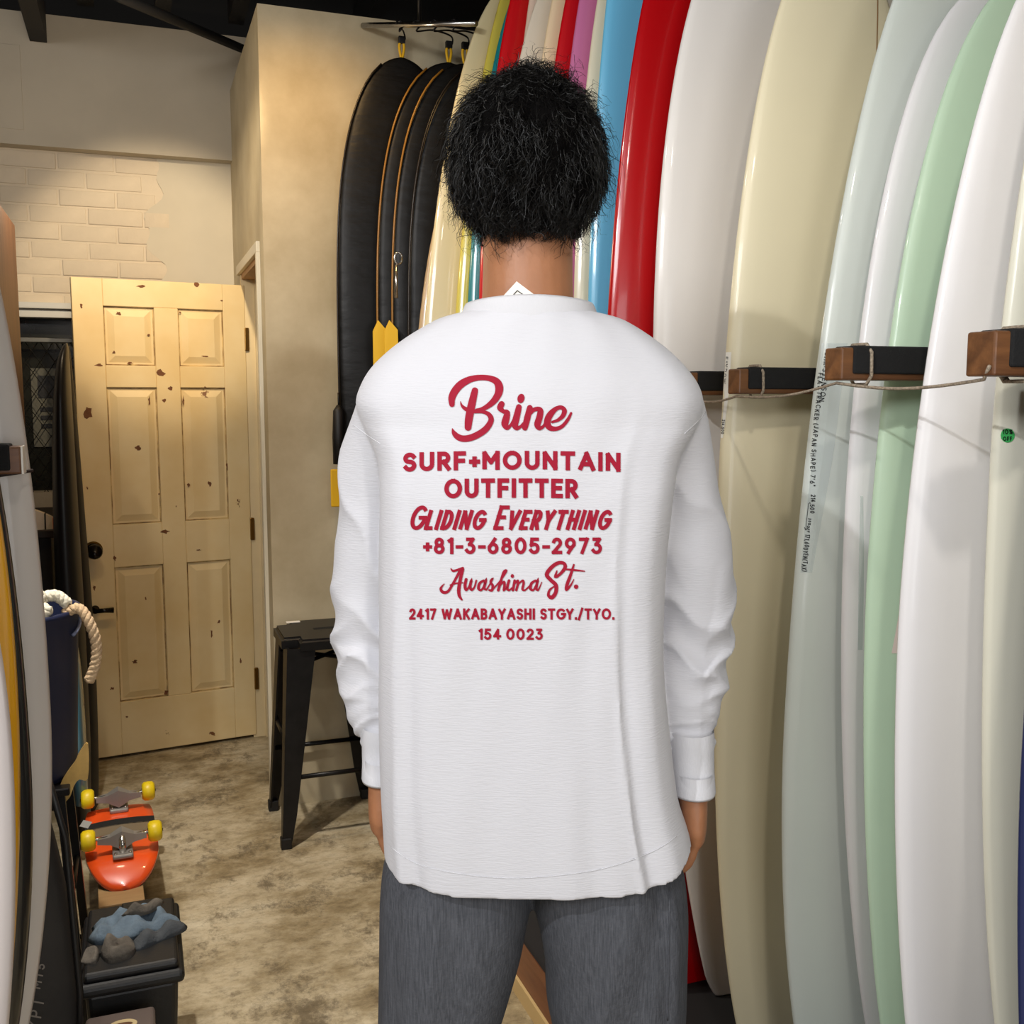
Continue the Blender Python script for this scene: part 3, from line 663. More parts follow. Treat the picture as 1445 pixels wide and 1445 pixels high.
for i, (Y, _, uL, uA, vT, pm, lab) in enumerate(bags):
    top = on_y(uA, vT, Y); left = on_y(uL, 430, Y); W = 2*(top.x-left.x) if i == 0 else 0.50
    xl = left.x; zt = top.z
    e = empty('board_bag', (xl+W/2, Y, zt)); tag(e, lab, 'board bag', 'board bags hanging on the rod')
    zb = zt-2.1; zm = zt-0.95
    b_ = board_mesh('bag_shell', 0, -W/2, zm-zt, 0.95, 3.2, 3.0, 0.0, W, 0.95+1.20, M_bag, th=0.060, zb=zb-zt, rocker=0.0, parent=e)
    pts = []
    for s in np.linspace(-1, 0.97, 60):
        if s > 0: h = W/2*math.sqrt(1-s**3.2); zz = -0.95+0.95*s
        else: h = W/2*math.sqrt(max(0.02, 1-(-s)**3.0)); zz = -0.95+1.13*s
        pts.append((-h-0.002, -0.012, zz))
    tube('piping', pts, 0.0034 if pm is M_glintpipe else 0.003, pm, e, 6)
    # hook and loop
    t = (uA-512)/160; rp_ = r0.lerp(r1, max(0, min(1, t)))
    hz = rp_.z-zt
    lp = [(0, 0, -0.01), (-0.008, 0, 0.035), (0, 0, 0.055), (0.008, 0, 0.035), (0, 0, -0.01)]
    tube('hang_loop', smooth_path(lp, 6), 0.0045, M_yellow, e, 6)
    dxr, dyr = rp_.x-(xl+W/2), rp_.y-Y
    hk = [(0, 0, 0.05), (0.012, 0, 0.062), (0.006, 0, 0.085), (dxr*0.5, dyr*0.5, (hz+0.085)/2), (dxr, dyr, hz-0.02), (dxr+0.012, dyr, hz), (dxr, dyr, hz+0.013), (dxr-0.012, dyr, hz+0.004)]
    tube('hook', smooth_path(hk, 6), 0.0028, M_blackmetal, e, 6)
    box('buckle', (-0.011, -0.008, 0.045), (0.011, 0.008, 0.068), M_blackplastic, e, 0.003)
    if i in (1, 2):
        q = on_y((533, 549)[i-1], 452, Y-0.05) - Vector((xl+W/2, Y, zt))
        v = [(q.x, q.y, q.z), (q.x+0.025, q.y-0.005, q.z-0.03), (q.x+0.027, q.y-0.005, q.z-0.17), (q.x-0.016, q.y+0.004, q.z-0.15), (q.x-0.016, q.y+0.004, q.z-0.035)]
        v = v+[(a_, b2-0.006, c_) for a_, b2, c_ in v]
        raw('yellow_strap', v, [(0, 1, 2, 3, 4), (9, 8, 7, 6, 5)]+[(j, j+5, (j+1) % 5+5, (j+1) % 5) for j in range(5)], M_yellow, e)
    if i == 0:
        q = on_y(478, 580, Y-0.04) - e.location; q2 = on_y(477, 655, Y-0.04) - e.location
        tube('padded_handle', [q+Vector((0, 0, 0.02)), q, q.lerp(q2, 0.5), q2], [0.006, 0.019, 0.020, 0.016], M_blackplastic, e, 10)
        tube('handle_cord', [q+Vector((0, 0, 0.06)), q], 0.003, M_blackmetal, e, 6)
        q = on_y(471, 662, Y-0.04) - e.location
        box('yellow_strap', (q.x-0.012, q.y-0.008, q.z-0.125), (q.x+0.022, q.y, q.z), M_yellow, e, 0.004)
    if i == 3:
        q = on_y(562, 360, Y-0.06) - e.location
        ring = [(q.x+0.012*math.cos(a_), q.y, q.z-0.01+0.018*math.sin(a_)) for a_ in np.linspace(0, 2*math.pi, 14)]
        tube('zip_ring', ring, 0.003, M_chrome, e, 6); tube('zip_pull', [q+Vector((-0.006, 0, -0.03)), q+Vector((-0.008, 0, -0.13))], [0.004, 0.006], M_chrome, e, 6)

# ------------------------------------------------------------------ metal stools
def metal_stool(loc, h, foot, top, lab, rz=0.0, rung_z=(0.22, 0.33)):
    r = empty('metal_stool', loc, rz); tag(r, lab, 'stool')
    bm = bmesh.new(); hh = top/2
    vs = box_bm(bm, (-hh, -hh, h-0.035), (hh, hh, h))
    ed = [e for e in bm.edges if abs(e.verts[0].co.z-e.verts[1].co.z) > 0.01]
    bmesh.ops.bevel(bm, geom=ed, offset=0.05, segments=6, affect='EDGES')
    ed = [e for e in bm.edges if all(v.co.z > h-0.001 for v in e.verts) and len({round(f.normal.z, 1) for f in e.link_faces}) > 1]
    bmesh.ops.bevel(bm, geom=ed, offset=0.010, segments=3, affect='EDGES')
    autosmooth(bm_obj('seat', bm, M_blackmetal, r))
    for sx in (-1, 1):
        for sy in (-1, 1):
            t0 = Vector((sx*(hh-0.012), sy*(hh-0.012), h-0.03)); f0 = Vector((sx*foot/2, sy*foot/2, 0.0))
            # folded-sheet leg: an L section wide at the top, narrow at the foot
            bm = bmesh.new(); rows = []
            for t in np.linspace(0, 1, 7):
                c = t0.lerp(f0, t); w = 0.088*(1-t)+0.034*t
                if t > 0.93: w *= 0.8
                g = 0.006
                pts = [(0, -sy*w), (0, 0), (-sx*w, 0), (-sx*w, -sy*g), (-sx*g*1.6, -sy*g*1.6), (-sx*g, -sy*w)]
                rows.append([bm.verts.new((c.x+a_, c.y+b2, c.z)) for a_, b2 in pts])
            for i in range(6):
                for j in range(6): bm.faces.new((rows[i][j], rows[i][(j+1) % 6], rows[i+1][(j+1) % 6], rows[i+1][j]))
            bm.faces.new(rows[0]); bm.faces.new(rows[-1][::-1])
            lg = bm_obj('leg', bm, M_blackmetal, r)
            q = f0.lerp(t0, 0.02); box('foot_cap', (f0.x-sx*0.030 if sx > 0 else f0.x-0.003, f0.y-sy*0.030 if sy > 0 else f0.y-0.003, 0), (f0.x+0.003 if sx > 0 else f0.x+0.030, f0.y+0.003 if sy > 0 else f0.y+0.030, 0.035), M_blackplastic, lg, 0.003)
    for (za, sgn) in ((rung_z[0], 0), (rung_z[1], 1)):
        t = 1-za/h; ext = (hh-0.012)+(foot/2-hh+0.012)*t-0.010
        for s in (-1, 1):
            p0, p1 = ((-ext, s*ext, za), (ext, s*ext, za)) if sgn == 0 else ((s*ext, -ext, za), (s*ext, ext, za))
            tube('rung', [p0, p1], 0.008, M_blackmetal, r, 8)
    for s in (-1, 1):
        ext = hh-0.02
        tube('brace', [(-ext*s, -ext, h-0.09), (ext*s, ext, h-0.09)], 0.007, M_blackmetal, r, 8)
    box('seat_slot', (-0.035, -0.011, h-0.002), (0.035, 0.011, h+0.0006), mat('slot_shadow_black', (6, 6, 6), 0.9), r)
    box('price_tag', (-hh+0.045, hh-0.04, h+0.0005), (-hh+0.09, hh-0.018, h+0.002), M_paper, r)
    return r
metal_stool((0.55, 3.285, 0), 0.655, 0.345, 0.30, 'black metal stool standing by the plaster partition behind the sleeve')

# ------------------------------------------------------------------ left-hand side
def left_board(key, Y, xr, zm, Lu, m, lab, W=0.50, th=0.06):
    o = board_mesh('surfboard', Y, xr, zm, Lu, 2.2, 1.8, 0.0, W, 0.05, m, th=th, zb=0.02, side=-1, rocker=-0.02)
    tag(o, lab, 'surfboard', 'surfboards standing in the left rack'); return o
LB = {}
LB['d'] = left_board('d', 1.90, -0.158, 0.86, 1.22, satin('greyish_white_gloss', (206, 198, 190)), 'greyish white surfboard on the left with a wooden rack peg across it')
LB['b'] = left_board('b', 1.76, -0.179, 0.80, 1.05, glossy('black_gloss', (16, 15, 15), rough=0.4), 'black surfboard rail on the left between white and yellow boards')
LB['y'] = left_board('y', 1.62, -0.177, 0.98, 0.80, glossy('amber_resin', (226, 164, 14)), 'amber yellow surfboard rail at the left frame edge')
LB['c'] = left_board('c', 1.50, -0.1745, 0.90, 0.62, satin('soft_white_gloss', (214, 206, 204)), 'soft white surfboard at the lower left frame corner')
# rack arm over the greyish white board
ar = empty('surfboard_peg', (-0.10, 1.80, 1.318)); tag(ar, 'wooden rack peg on the left across the greyish white surfboard', 'rack peg')
q = on_y(29, 650, 1.80)
ar.location = (q.x, 1.83, q.z)
box('wood_bar', (-0.70, -0.022, -0.022), (0, 0.022, 0.022), M_armwood, ar, 0.003)
box('felt_pad', (-0.66, -0.026, -0.016), (-0.016, 0.026, 0.026), M_pad, ar, 0.003)
box('end_block', (0.0, -0.022, -0.022), (0.003, 0.022, 0.022), M_paper, ar)
lr = empty('rack_rope'); tag(lr, 'dark cord running across the greyish white surfboard on the left', 'cord')
tube('cord_line', [ar.location+Vector((-0.05, -0.02, -0.026)), on_y(20, 668, 1.84), on_y(46, 664, 1.862)], 0.0028, mat('dark_cord', (40, 28, 22), 0.8), lr, 6)

# black bag leaning behind the white board, lettered
bg = empty('board_bag', (-0.40, 1.985, 0.0)); tag(bg, 'dark grey board bag with grey lettering at the lower left', 'board bag')
M_bag2 = mat('charcoal_nylon', (34, 31, 29), 0.6, var=0.2, vscale=6, bump=0.2, bscale=60)
sh = board_mesh('bag_shell', 0, 0.262, 0.24, 0.75, 2.0, 2.5, 0.0, 0.50, 0.3, M_bag2, th=0.085, zb=0.01, side=-1, rocker=0.0, parent=bg)
bb = bvh_of(sh)
def letters_up(text, path, H, w, name):
    P = [Vector(p) for p in path]; tot = (P[1]-P[0]).length; V, F = text2d(text, 0, tot, 0, H, w, gap=0.3, step=4); d = (P[1]-P[0]).normalized(); n = Vector((-d.y, d.x)); out = []
    for x, y in V:
        q = P[0]+d*x+n*y; dd = ray(q.x, q.y).normalized(); loc, nor, ii, ds = bb.ray_cast(CAMV-bg.location, dd)
        out.append(loc-dd*0.0015 if loc is not None else None)
    F = [f for f in F if all(out[i] is not None for i in f)]
    out = [o if o is not None else Vector((0, 0, 0)) for o in out]
    if F: raw(name, out, F, mat('grey_print', (128, 120, 112), 0.6), bg)
letters_up('MT5', [(57, 1396), (64, 1361)], 12, 2.0, 'bag_lettering'); letters_up('CRYPT', [(48, 1490), (63, 1410)], 17, 2.4, 'bag_lettering')
tube('zip_edge', [(0.25, -0.02, 0.02), (0.262, -0.025, 0.3), (0.25, -0.02, 0.6), (0.21, -0.02, 0.8)], 0.006, M_blackplastic, bg, 6)

# tall wooden cabinet, its side just in view
cb = empty('wooden_cabinet', (-0.605, 3.12, 0)); tag(cb, 'brown wooden cabinet side at the left frame edge', 'cabinet')
M_cab = wood('walnut_panel', (80, 50, 31), (106, 72, 46), 0.55, 2)
box('side_panel', (0.275, -0.25, 0), (0.295, 0.25, 1.90), M_cab, cb, 0.002); box('side_panel', (-0.28, -0.25, 0), (-0.26, 0.25, 1.90), M_cab, cb, 0.002)
for z in (0.05, 0.6, 1.2, 1.87): box('shelf_board', (-0.26, -0.25, z), (0.275, 0.25, z+0.02), M_cab, cb)
box('back_panel', (-0.26, 0.235, 0.07), (0.275, 0.25, 1.87), M_cab, cb)

# dark low cabinet below the window with an orange striped fin on it
lc = empty('low_cabinet', (-0.50, 4.05, 0)); tag(lc, 'dark low cabinet under the wired window', 'cabinet')
box('body', (-0.36, -0.36, 0), (0.22, 0.40, 0.94), M_black, lc, 0.004); box('top_board', (-0.37, -0.38, 0.94), (0.235, 0.42, 0.965), mat('dark_top', (38, 30, 24), 0.6), lc, 0.003)
def fin(name, base, scale, m, lab, cat, rz=0.0, tilt=0.0, stripes=None):
    prof = [(0, 0), (0.02, 0.30), (0.10, 0.62), (0.26, 0.90), (0.42, 1.0), (0.46, 0.97), (0.40, 0.80), (0.40, 0.55), (0.47, 0.25), (0.58, 0)]
    pts = smooth_path([(x, z, 0) for x, z in prof], 4); n = len(pts); t = 0.018
    e = empty(name, base, rz, rot=(tilt, 0, rz)); tag(e, lab, cat)
    v = [(p[0]*scale, -t*scale*(1-p[1]*0.7), p[1]*scale) for p in pts]+[(p[0]*scale, t*scale*(1-p[1]*0.7), p[1]*scale) for p in pts]
    raw('fin_blade', v, [tuple(range(n)), tuple(range(2*n-1, n-1, -1))]+[(j, j+n, (j+1) % n+n, (j+1) % n) for j in range(n)], m, e)
    return e
M_or = mat('orange_stripe', (206, 104, 48), 0.5)
q = on_y(54, 717, 3.75)
fe = empty('striped_pouch', (q.x-0.01, 3.73, 0.9655)); tag(fe, 'small orange and white striped pouch on the dark low cabinet', 'pouch')
for i, (m_, x0, x1) in enumerate(((mat('white_stripe', (206, 196, 180), 0.6), 0.0, 0.03), (M_black, 0.03, 0.035), (mat('white_stripe', (0, 0, 0)), 0.035, 0.055), (M_or, 0.055, 0.10))):
    f_ = lambda x: 0.065*(1-(x/0.105)**1.3)
    raw('pouch_panel', [(x0, -.03, 0), (x0, -.03+.012, f_(x0)), (x1, -.03+.012, f_(x1)), (x1, -.03, 0), (x0, .03, 0), (x0, .03-.012, f_(x0)), (x1, .03-.012, f_(x1)), (x1, .03, 0)],
        [(0, 1, 2, 3), (7, 6, 5, 4), (1, 5, 6, 2), (0, 4, 5, 1), (3, 2, 6, 7), (0, 3, 7, 4)], m_, fe)

# black surfboard standing edge-on by the door, and its black cover behind
def edge_board(Y, pix, m, lab, wid, thick, rot, name='surfboard'):
    """board whose broad side faces the aisle; pix = list of (u_left,u_right,v) rows in its own silhouette"""
    rows = smooth_path(pix, 6); rings = []
    for uL, uR, v in rows:
        L_, R_ = on_y(uL, v, Y), on_y(uR, v, Y); c = (L_+R_)/2; h = (R_-L_).length/2; ring = []
        for j in range(16):
            a_ = 2*math.pi*j/16; ring.append((c.x+h*math.cos(a_), c.y+wid*min(1, h/0.025)*math.sin(a_), c.z))
        rings.append(ring)
    v, f = loft(rings); o = raw(name, v, f, m, None, True); return o
kb = edge_board(3.45, [(93, 95, 484), (87, 97, 492), (80, 98.5, 515), (76, 101, 560), (74, 106, 640), (76, 113, 760), (80, 119, 860), (84, 124, 960), (90, 128, 1060), (98, 128, 1150), (104, 124, 1215)], mat('black_board_gloss', (14, 14, 15), 0.40, spec=0.3), '', 0.13, 0, 0)
tag(kb, 'glossy black surfboard standing between the wired window and the door', 'surfboard')
kc = edge_board(3.72, [(96, 98, 488), (93, 104, 540), (96, 113, 640), (100, 121, 740), (104, 129, 840), (108, 136, 960), (112, 139, 1060), (116, 139, 1120), (118, 137, 1150)], mat('matte_black_cover', (20, 18, 17), 0.6), '', 0.10, 0, 0, 'board_cover')
tag(kc, 'matte black board cover leaning on the cream door edge', 'board cover')

# navy bucket on a black stand
st = empty('bucket_stand', (-0.285, 2.45, 0)); tag(st, 'thin black metal stand under the navy bucket', 'stand')
for sx in (-1, 1):
    for sy in (-1, 1):
        v, f = loft([[Vector((sx*(0.10+0.028*t)+a_*0.009, sy*(0.10+0.028*t)+b2*0.009, 0.545*(1-t))) for a_, b2 in ((-1, -1), (1, -1), (1, 1), (-1, 1))] for t in (0, 1)])
        raw('leg', v, f, M_blackmetal, st)
box('top_plate', (-0.12, -0.12, 0.545), (0.12, 0.12, 0.562), M_blackmetal, st, 0.003)
for z_, e_ in ((0.10, 0.123), (0.28, 0.113)):
    for s_ in (-1, 1):
        tube('rung', [(-e_, s_*e_, z_), (e_, s_*e_, z_)], 0.006, M_blackmetal, st, 8); tube('rung', [(s_*e_, -e_, z_+0.03), (s_*e_, e_, z_+0.03)], 0.006, M_blackmetal, st, 8)
BKX, BKY = -0.285, 2.45
M_navy = mat('navy_plastic', (24, 34, 66), 0.5); 
bk = empty('bucket', (BKX, BKY, 0.563)); tag(bk, 'tall navy blue bucket holding white rope and plastic tubes', 'bucket')
k = 32
prof = [(0.0, 0.004), (0.125, 0.0), (0.132, 0.02), (0.148, 0.36), (0.153, 0.366), (0.153, 0.376), (0.145, 0.376), (0.142, 0.366), (0.124, 0.03), (0.0, 0.03)]
lathe('pail', prof, M_navy, bk, 32)
tube('bail_handle', [(0.15*math.cos(a_), 0.15*math.sin(a_), 0.34+0.02*math.sin(3*a_)) for a_ in np.linspace(-0.4, 0.4, 8)], 0.004, mat('blue_grey_plastic', (120, 130, 160), 0.4), bk, 6)
for i, (x, y, tx, ty) in enumerate(((-0.03, -0.09, 0.35, 0.1), (0.0, -0.07, 0.45, 0.0), (-0.06, -0.05, 0.3, 0.2))):
    tb = tube('plastic_tube', [(BKX+x-tx*0.10+0.06, BKY+y, 0.66), (BKX+x-tx*0.10, BKY+y+0.01, 0.985)], 0.014, mat('clear_plastic', (206, 212, 214), 0.15, alpha=0.5), None, 12)
    tag(tb, ('clear plastic tube leaning foremost in the navy bucket', 'clear plastic tube in the navy bucket beside the rope', 'clear plastic tube furthest left in the navy bucket')[i], 'tube', 'plastic tubes in the bucket')
M_wrope = mat('white_cotton_rope', (232, 226, 206), 0.9, var=0.1, vscale=120, bump=0.8, bscale=130)
M_trope = mat('tan_cotton_rope', (206, 178, 142), 0.9, var=0.15, vscale=120, bump=0.8, bscale=130)
ro = empty('cotton_rope', (BKX+0.035, BKY-0.04, 0.935)); tag(ro, 'coiled white cotton rope spilling over the navy bucket rim', 'rope')
def strand_rope(name, path, r, m, parent, twist=90):
    P, T, N = frames(smooth_path(path, 10)); s = 0
    for k3 in range(3):
        pts = []
        for i, p in enumerate(P):
            B_ = T[i].cross(N[i]); a_ = i*0.75+k3*2.094; pts.append(p+N[i]*(r*0.5*math.cos(a_))+B_*(r*0.5*math.sin(a_)))
        tube(name, pts, r*0.58, m, parent, 7)
strand_rope('rope_coil', [(-0.03, -0.03, -0.02), (-0.035, -0.04, 0.05), (0.0, -0.05, 0.07), (0.04, -0.045, 0.05), (0.035, -0.05, 0.01), (-0.01, -0.06, 0.0), (-0.02, -0.07, -0.03), (0.03, -0.07, -0.005), (0.06, -0.06, 0.02)], 0.014, M_wrope, ro)
strand_rope('rope_coil', [(0.0, -0.02, 0.0), (0.03, -0.03, 0.03), (0.07, -0.02, 0.04), (0.095, -0.02, 0.02)], 0.013, M_wrope, ro)
strand_rope('rope_tail', [(0.09, -0.02, 0.0), (0.118, -0.03, 0.010), (0.138, -0.04, -0.02), (0.150, -0.04, -0.07), (0.146, -0.04, -0.115), (0.132, -0.04, -0.150)], 0.0115, M_trope, ro)
for i in range(26):                                                    # frayed end
    a_ = rnd.uniform(0, 6.28); l = rnd.uniform(0.012, 0.03)
    tube('rope_fray', [(-0.02, -0.045, 0.065), (-0.02+l*0.6*math.cos(a_), -0.045+l*0.5*math.sin(a_), 0.072+l*0.5), (-0.02+l*math.cos(a_), -0.05+l*0.6*math.sin(a_), 0.068+l*0.8)], [0.003, 0.002, 0.0008], M_wrope, ro, 5)
# a big translucent yellow fin and a grey-blue board rail under the bucket
q = on_y(83, 1128, 2.42)
fn = empty('surfboard_fin', on_y(92, 1150, 2.36)); tag(fn, 'translucent amber surfboard fin hanging under the navy bucket', 'fin')
prof = [(82, 1128), (85, 1108), (95, 1090), (106, 1075), (112, 1062), (124, 1050), (124, 1098), (112, 1100), (105, 1108), (99, 1124), (92, 1132)]
pts = [on_y(u, v, 2.36)-fn.location for u, v in [(a_[0], a_[1]) for a_ in smooth_path([(a_, b2, 0) for a_, b2 in prof], 4)]]; n = len(pts)
raw('fin_blade', pts+[p+Vector((0, 0.009, 0)) for p in pts], [tuple(range(n)), tuple(range(2*n-1, n-1, -1))]+[(j, j+n, (j+1) % n+n, (j+1) % n) for j in range(n)], mat('amber_fibreglass', (196, 160, 92), 0.3, var=0.15, vscale=20), fn)
fl = board_mesh('surfboard', 3.19, on_y(123, 1075, 3.19).x, 0.42, 0.30, 2.0, 2.0, 0.0, 0.040, 0.2, glossy('blue_grey_gloss', (70, 116, 132)), th=0.16, zb=0.20, side=-1, rocker=0.0)
tag(fl, 'narrow blue grey board tail beside the navy bucket', 'surfboard')
tg = raw('paper_tag', [on_y(u, v, 2.322) for u, v in ((112, 1166), (118, 1157), (130, 1160), (124, 1169))]+[on_y(u, v, 2.3255) for u, v in ((112, 1166), (118, 1157), (130, 1160), (124, 1169))], [(0, 1, 2, 3), (7, 6, 5, 4), (0, 4, 5, 1), (1, 5, 6, 2), (2, 6, 7, 3), (3, 7, 4, 0)], M_paper)
tag(tg, 'small white paper tag dangling above the skateboard', 'tag')

# ------------------------------------------------------------------ skateboard on blocks
sk_n = on_z(176, 1244, 0.15); sk_f = on_z(166, 1128, 0.15)
dvec = (sk_f-sk_n); SL = 0.53; sang = math.atan2(dvec.y, dvec.x)
sk = empty('skateboard', (sk_n.x, sk_n.y, 0.183), sang); tag(sk, 'orange skateboard lying wheels up with yellow wheels', 'skateboard')
M_deck = mat('orange_deck', (236, 84, 28), 0.32, coat=0.4); M_grip = mat('grip_tape', (20, 20, 20), 0.9); M_ply = mat('maple_ply', (196, 156, 104), 0.5)
M_wheel = mat('yellow_urethane', (224, 196, 22), 0.4); M_truck = mat('cast_truck', (150, 147, 143), 0.4, metal=0.45)
def deck_grid(off, ss=None):
    rows = []
    for s in ((1-np.cos(np.linspace(0, math.pi, 37)))/2 if ss is None else ss):
        x = s*SL; w = max(0.012, 0.094*(1-abs(2*s-1)**5.0)**0.5)
        e = max(0, abs(s-0.5)-0.34)/0.16; zz = -0.045*e**1.5
        row = []
        for j in range(9):
            t = j/8*2-1; y = t*w; row.append((x, y, zz+off-0.006*t*t))
        rows.append(row)
    return rows
def slab(rowsA, rowsB):
    n, k_ = len(rowsA), len(rowsA[0]); v = [p for r in rowsA for p in r]+[p for r in rowsB for p in r]; o = n*k_; f = []
    for i in range(n-1):
        for j in range(k_-1):
            a_ = i*k_+j; f.append((a_, a_+1, a_+k_+1, a_+k_)); f.append((o+a_, o+a_+k_, o+a_+k_+1, o+a_+1))
    b_ = [i*k_ for i in range(n)]+[(n-1)*k_+j for j in range(1, k_)]+[i*k_+k_-1 for i in range(n-2, -1, -1)]+[j for j in range(k_-2, 0, -1)]
    for i in range(len(b_)): a_, c_ = b_[i], b_[(i+1) % len(b_)]; f.append((a_, c_, o+c_, o+a_))
    return v, f
v, f = slab(deck_grid(0.0), deck_grid(-0.011)); raw('deck', v, f, M_deck, sk, True)
v, f = slab(deck_grid(-0.0112), deck_grid(-0.0125)); raw('grip_sheet', v, f, M_grip, sk)
def band(s0, s1, m, nm, inset=0.0):
    rows = [[(p[0], p[1]*(1-inset), p[2]+0.0008) for p in r] for r in deck_grid(0.0, np.linspace(s0, s1, 5))]
    v = [p for r in rows for p in r]; k_ = 9; f = [(i*k_+j, i*k_+j+1, i*k_+k_+j+1, i*k_+k_+j) for i in range(len(rows)-1) for j in range(k_-1)]
    raw(nm, v, f, m, sk)
band(0.46, 0.58, mat('grey_band', (120, 108, 88), 0.4), 'deck_graphic_band'); band(0.57, 0.66, M_grip, 'deck_graphic_band')
V, F = [], []
for i in range(11): ribbon([(-0.075+i*0.014, -0.002-0.012*math.sin(i*0.32)-0.004*(i % 3)), (-0.066+i*0.014, -0.016-0.010*math.sin(i*0.32)), (-0.058+i*0.014, -0.004-0.012*math.sin(i*0.32))], 0.008, 0.4, 0.01, V, F)
raw('deck_graphic_lettering', [(0.40*SL-v_[1]*1.0, -v_[0], 0.0012) for v_ in V], F, M_grip, sk)
for s in (0.19, 0.81):
    x = s*SL; sg = 1 if s < 0.5 else -1
    tr = box('truck_baseplate', (x-0.038, -0.026, 0), (x+0.038, 0.026, 0.012), M_truck, sk, 0.004)
    ax = x+sg*0.010
    v, f = loft([[(ax+a_*wx, y, 0.040+b2*hz_) for a_, b2 in ((-1, -1), (1, -1), (1, 1), (-1, 1))] for y, wx, hz_ in ((-0.062, 0.008, 0.007), (-0.03, 0.012, 0.011), (0, 0.020, 0.026), (0.03, 0.012, 0.011), (0.062, 0.008, 0.007))])
    raw('hanger', v, f, M_truck, tr)
    tube('axle', [(ax, -0.105, 0.046), (ax, 0.105, 0.046)], 0.0045, M_chrome, tr, 10)
    tube('kingpin', [(x-sg*0.016, 0, 0.008), (x-sg*0.002, 0, 0.052)], 0.009, M_chrome, tr, 10)
    for y in (-0.084, 0.084):
        R = Matrix.Translation((ax, y, 0.046)) @ Matrix.Rotation(math.pi/2, 4, 'X')
        wh = lathe('wheel', [(0.010, -0.017), (0.021, -0.018), (0.027, -0.012), (0.0285, 0), (0.027, 0.012), (0.021, 0.018), (0.010, 0.017)], M_wheel, sk, 24, R)
        lathe('bearing', [(0.0, -0.019), (0.010, -0.019), (0.010, 0.019), (0.0, 0.019)], M_chrome, wh, 16, R)
    for bx in (-0.028, 0.028):
        for by in (-0.018, 0.018): lathe('bolt', [(0, 0.012), (0.004, 0.012), (0.004, 0.016), (0, 0.016)], M_chrome, tr, 8, Matrix.Translation((x+bx, by, 0)))
R_ = Matrix.Rotation(sang, 4, 'Z')
def blk(name, c, lo, hi, m, lab, cat):
    e = box(name, lo, hi, m, None, 0.002); e.location = c; e.rotation_euler = (0, 0, sang-math.pi/2); tag(e, lab, cat); return e
bc = Vector((sk_n.x-0.008, sk_n.y-0.05, 0))
M_ltwood = wood('light_plank', (150, 118, 78), (178, 146, 102), 0.55, 0)
blk('wood_block', bc, (-0.055, -0.02, 0.092), (0.055, 0.17, 0.126), M_ltwood, 'light wooden block directly under the skateboard tail', 'block')
blk('storage_box', bc, (-0.052, -0.005, 0.046), (0.052, 0.165, 0.092), M_blackplastic, 'small black box between two wooden blocks', 'box')
blk('wood_block', bc, (-0.055, -0.03, 0.0), (0.055, 0.17, 0.046), wood('dark_plank', (52, 42, 32), (70, 58, 44), 0.6, 0), 'dark wooden block at the bottom under the skateboard', 'block')
blk('wood_block', bc, (-0.05, 0.38, 0.0), (0.05, 0.45, 0.168), M_ltwood, 'light wooden block under the far end of the skateboard', 'block')

# ------------------------------------------------------------------ black bin with rags
bz = 0.30
c00 = on_z(124, 1386, bz-0.02); c10 = on_z(268, 1372, bz-0.02); c01 = on_z(134, 1282, bz); c11 = on_z(240, 1268, bz)
bn = empty('storage_bin', ((c00.x+c11.x)/2, (c00.y+c11.y)/2, 0), 0.0); tag(bn, 'black lidded plastic bin with grey rags on its lid', 'bin')
hw, hd = 0.098, 0.150
bm = bmesh.new()
vs = box_bm(bm, (-hw+0.012, -hd+0.012, 0), (hw-0.012, hd-0.012, bz-0.04))
for v_ in vs:
    if v_.co.z < 0.01: v_.co.x *= 0.86; v_.co.y *= 0.9
bm_obj('bin_body', bm, M_blackplastic, bn, False, 0.012, 3)
bm = bmesh.new(); box_bm(bm, (-hw, -hd, bz-0.045), (hw, hd, bz-0.018)); lid = bm_obj('lid', bm, M_blackplastic, bn, False, 0.010, 3)
bm = bmesh.new(); vs = box_bm(bm, (-hw+0.010, -hd+0.012, bz-0.02), (hw-0.010, hd-0.012, bz)); bm_obj('lid_top', bm, M_blackplastic, lid, False, 0.008, 3)
box('lid_handle', (-0.02, hd-0.06, bz-0.001), (0.05, hd-0.02, bz+0.006), M_blackplastic, lid, 0.003)
def rag(name, pts, m, lab, seed, base_z, h=0.02):
    """crumpled cloth: closed outline in local bin x,y, folded relief"""
    r2 = random.Random(seed); n = 30; out = smooth_path([(x, y, 0) for x, y in pts]+[(pts[0][0], pts[0][1], 0)], 5)[:-1]
    cx = sum(p[0] for p in out)/len(out); cy = sum(p[1] for p in out)/len(out); rings = []
    ph = [r2.uniform(0, 6.28) for _ in range(6)]
    K = 9
    for i in range(K):
        t = i/(K-1); ring = []
        for p in out:
            x, y = cx+(p[0]-cx)*(1-t), cy+(p[1]-cy)*(1-t)
            zz = base_z+h*(0.25+0.75*min(1, t*3))*(0.7+0.22*math.sin(90*x+40*y+ph[0])+0.18*math.sin(-60*x+130*y+ph[1])+0.15*math.sin(170*x+ph[2]))
            ring.append((x, y, max(base_z+0.002, zz) if i else base_z))
        rings.append(ring)
    v, f = loft(rings); e = raw(name, v, f, m, None, True); e.location = bn.location; tag(e, lab, 'rag', 'rags on the bin lid'); return e
M_rag = mat('blue_grey_cloth', (96, 112, 126), 0.95, var=0.15, vscale=30, bump=0.4, bscale=200); M_rag2 = mat('grey_brown_cloth', (92, 86, 78), 0.95, var=0.25, vscale=30, bump=0.4, bscale=200)
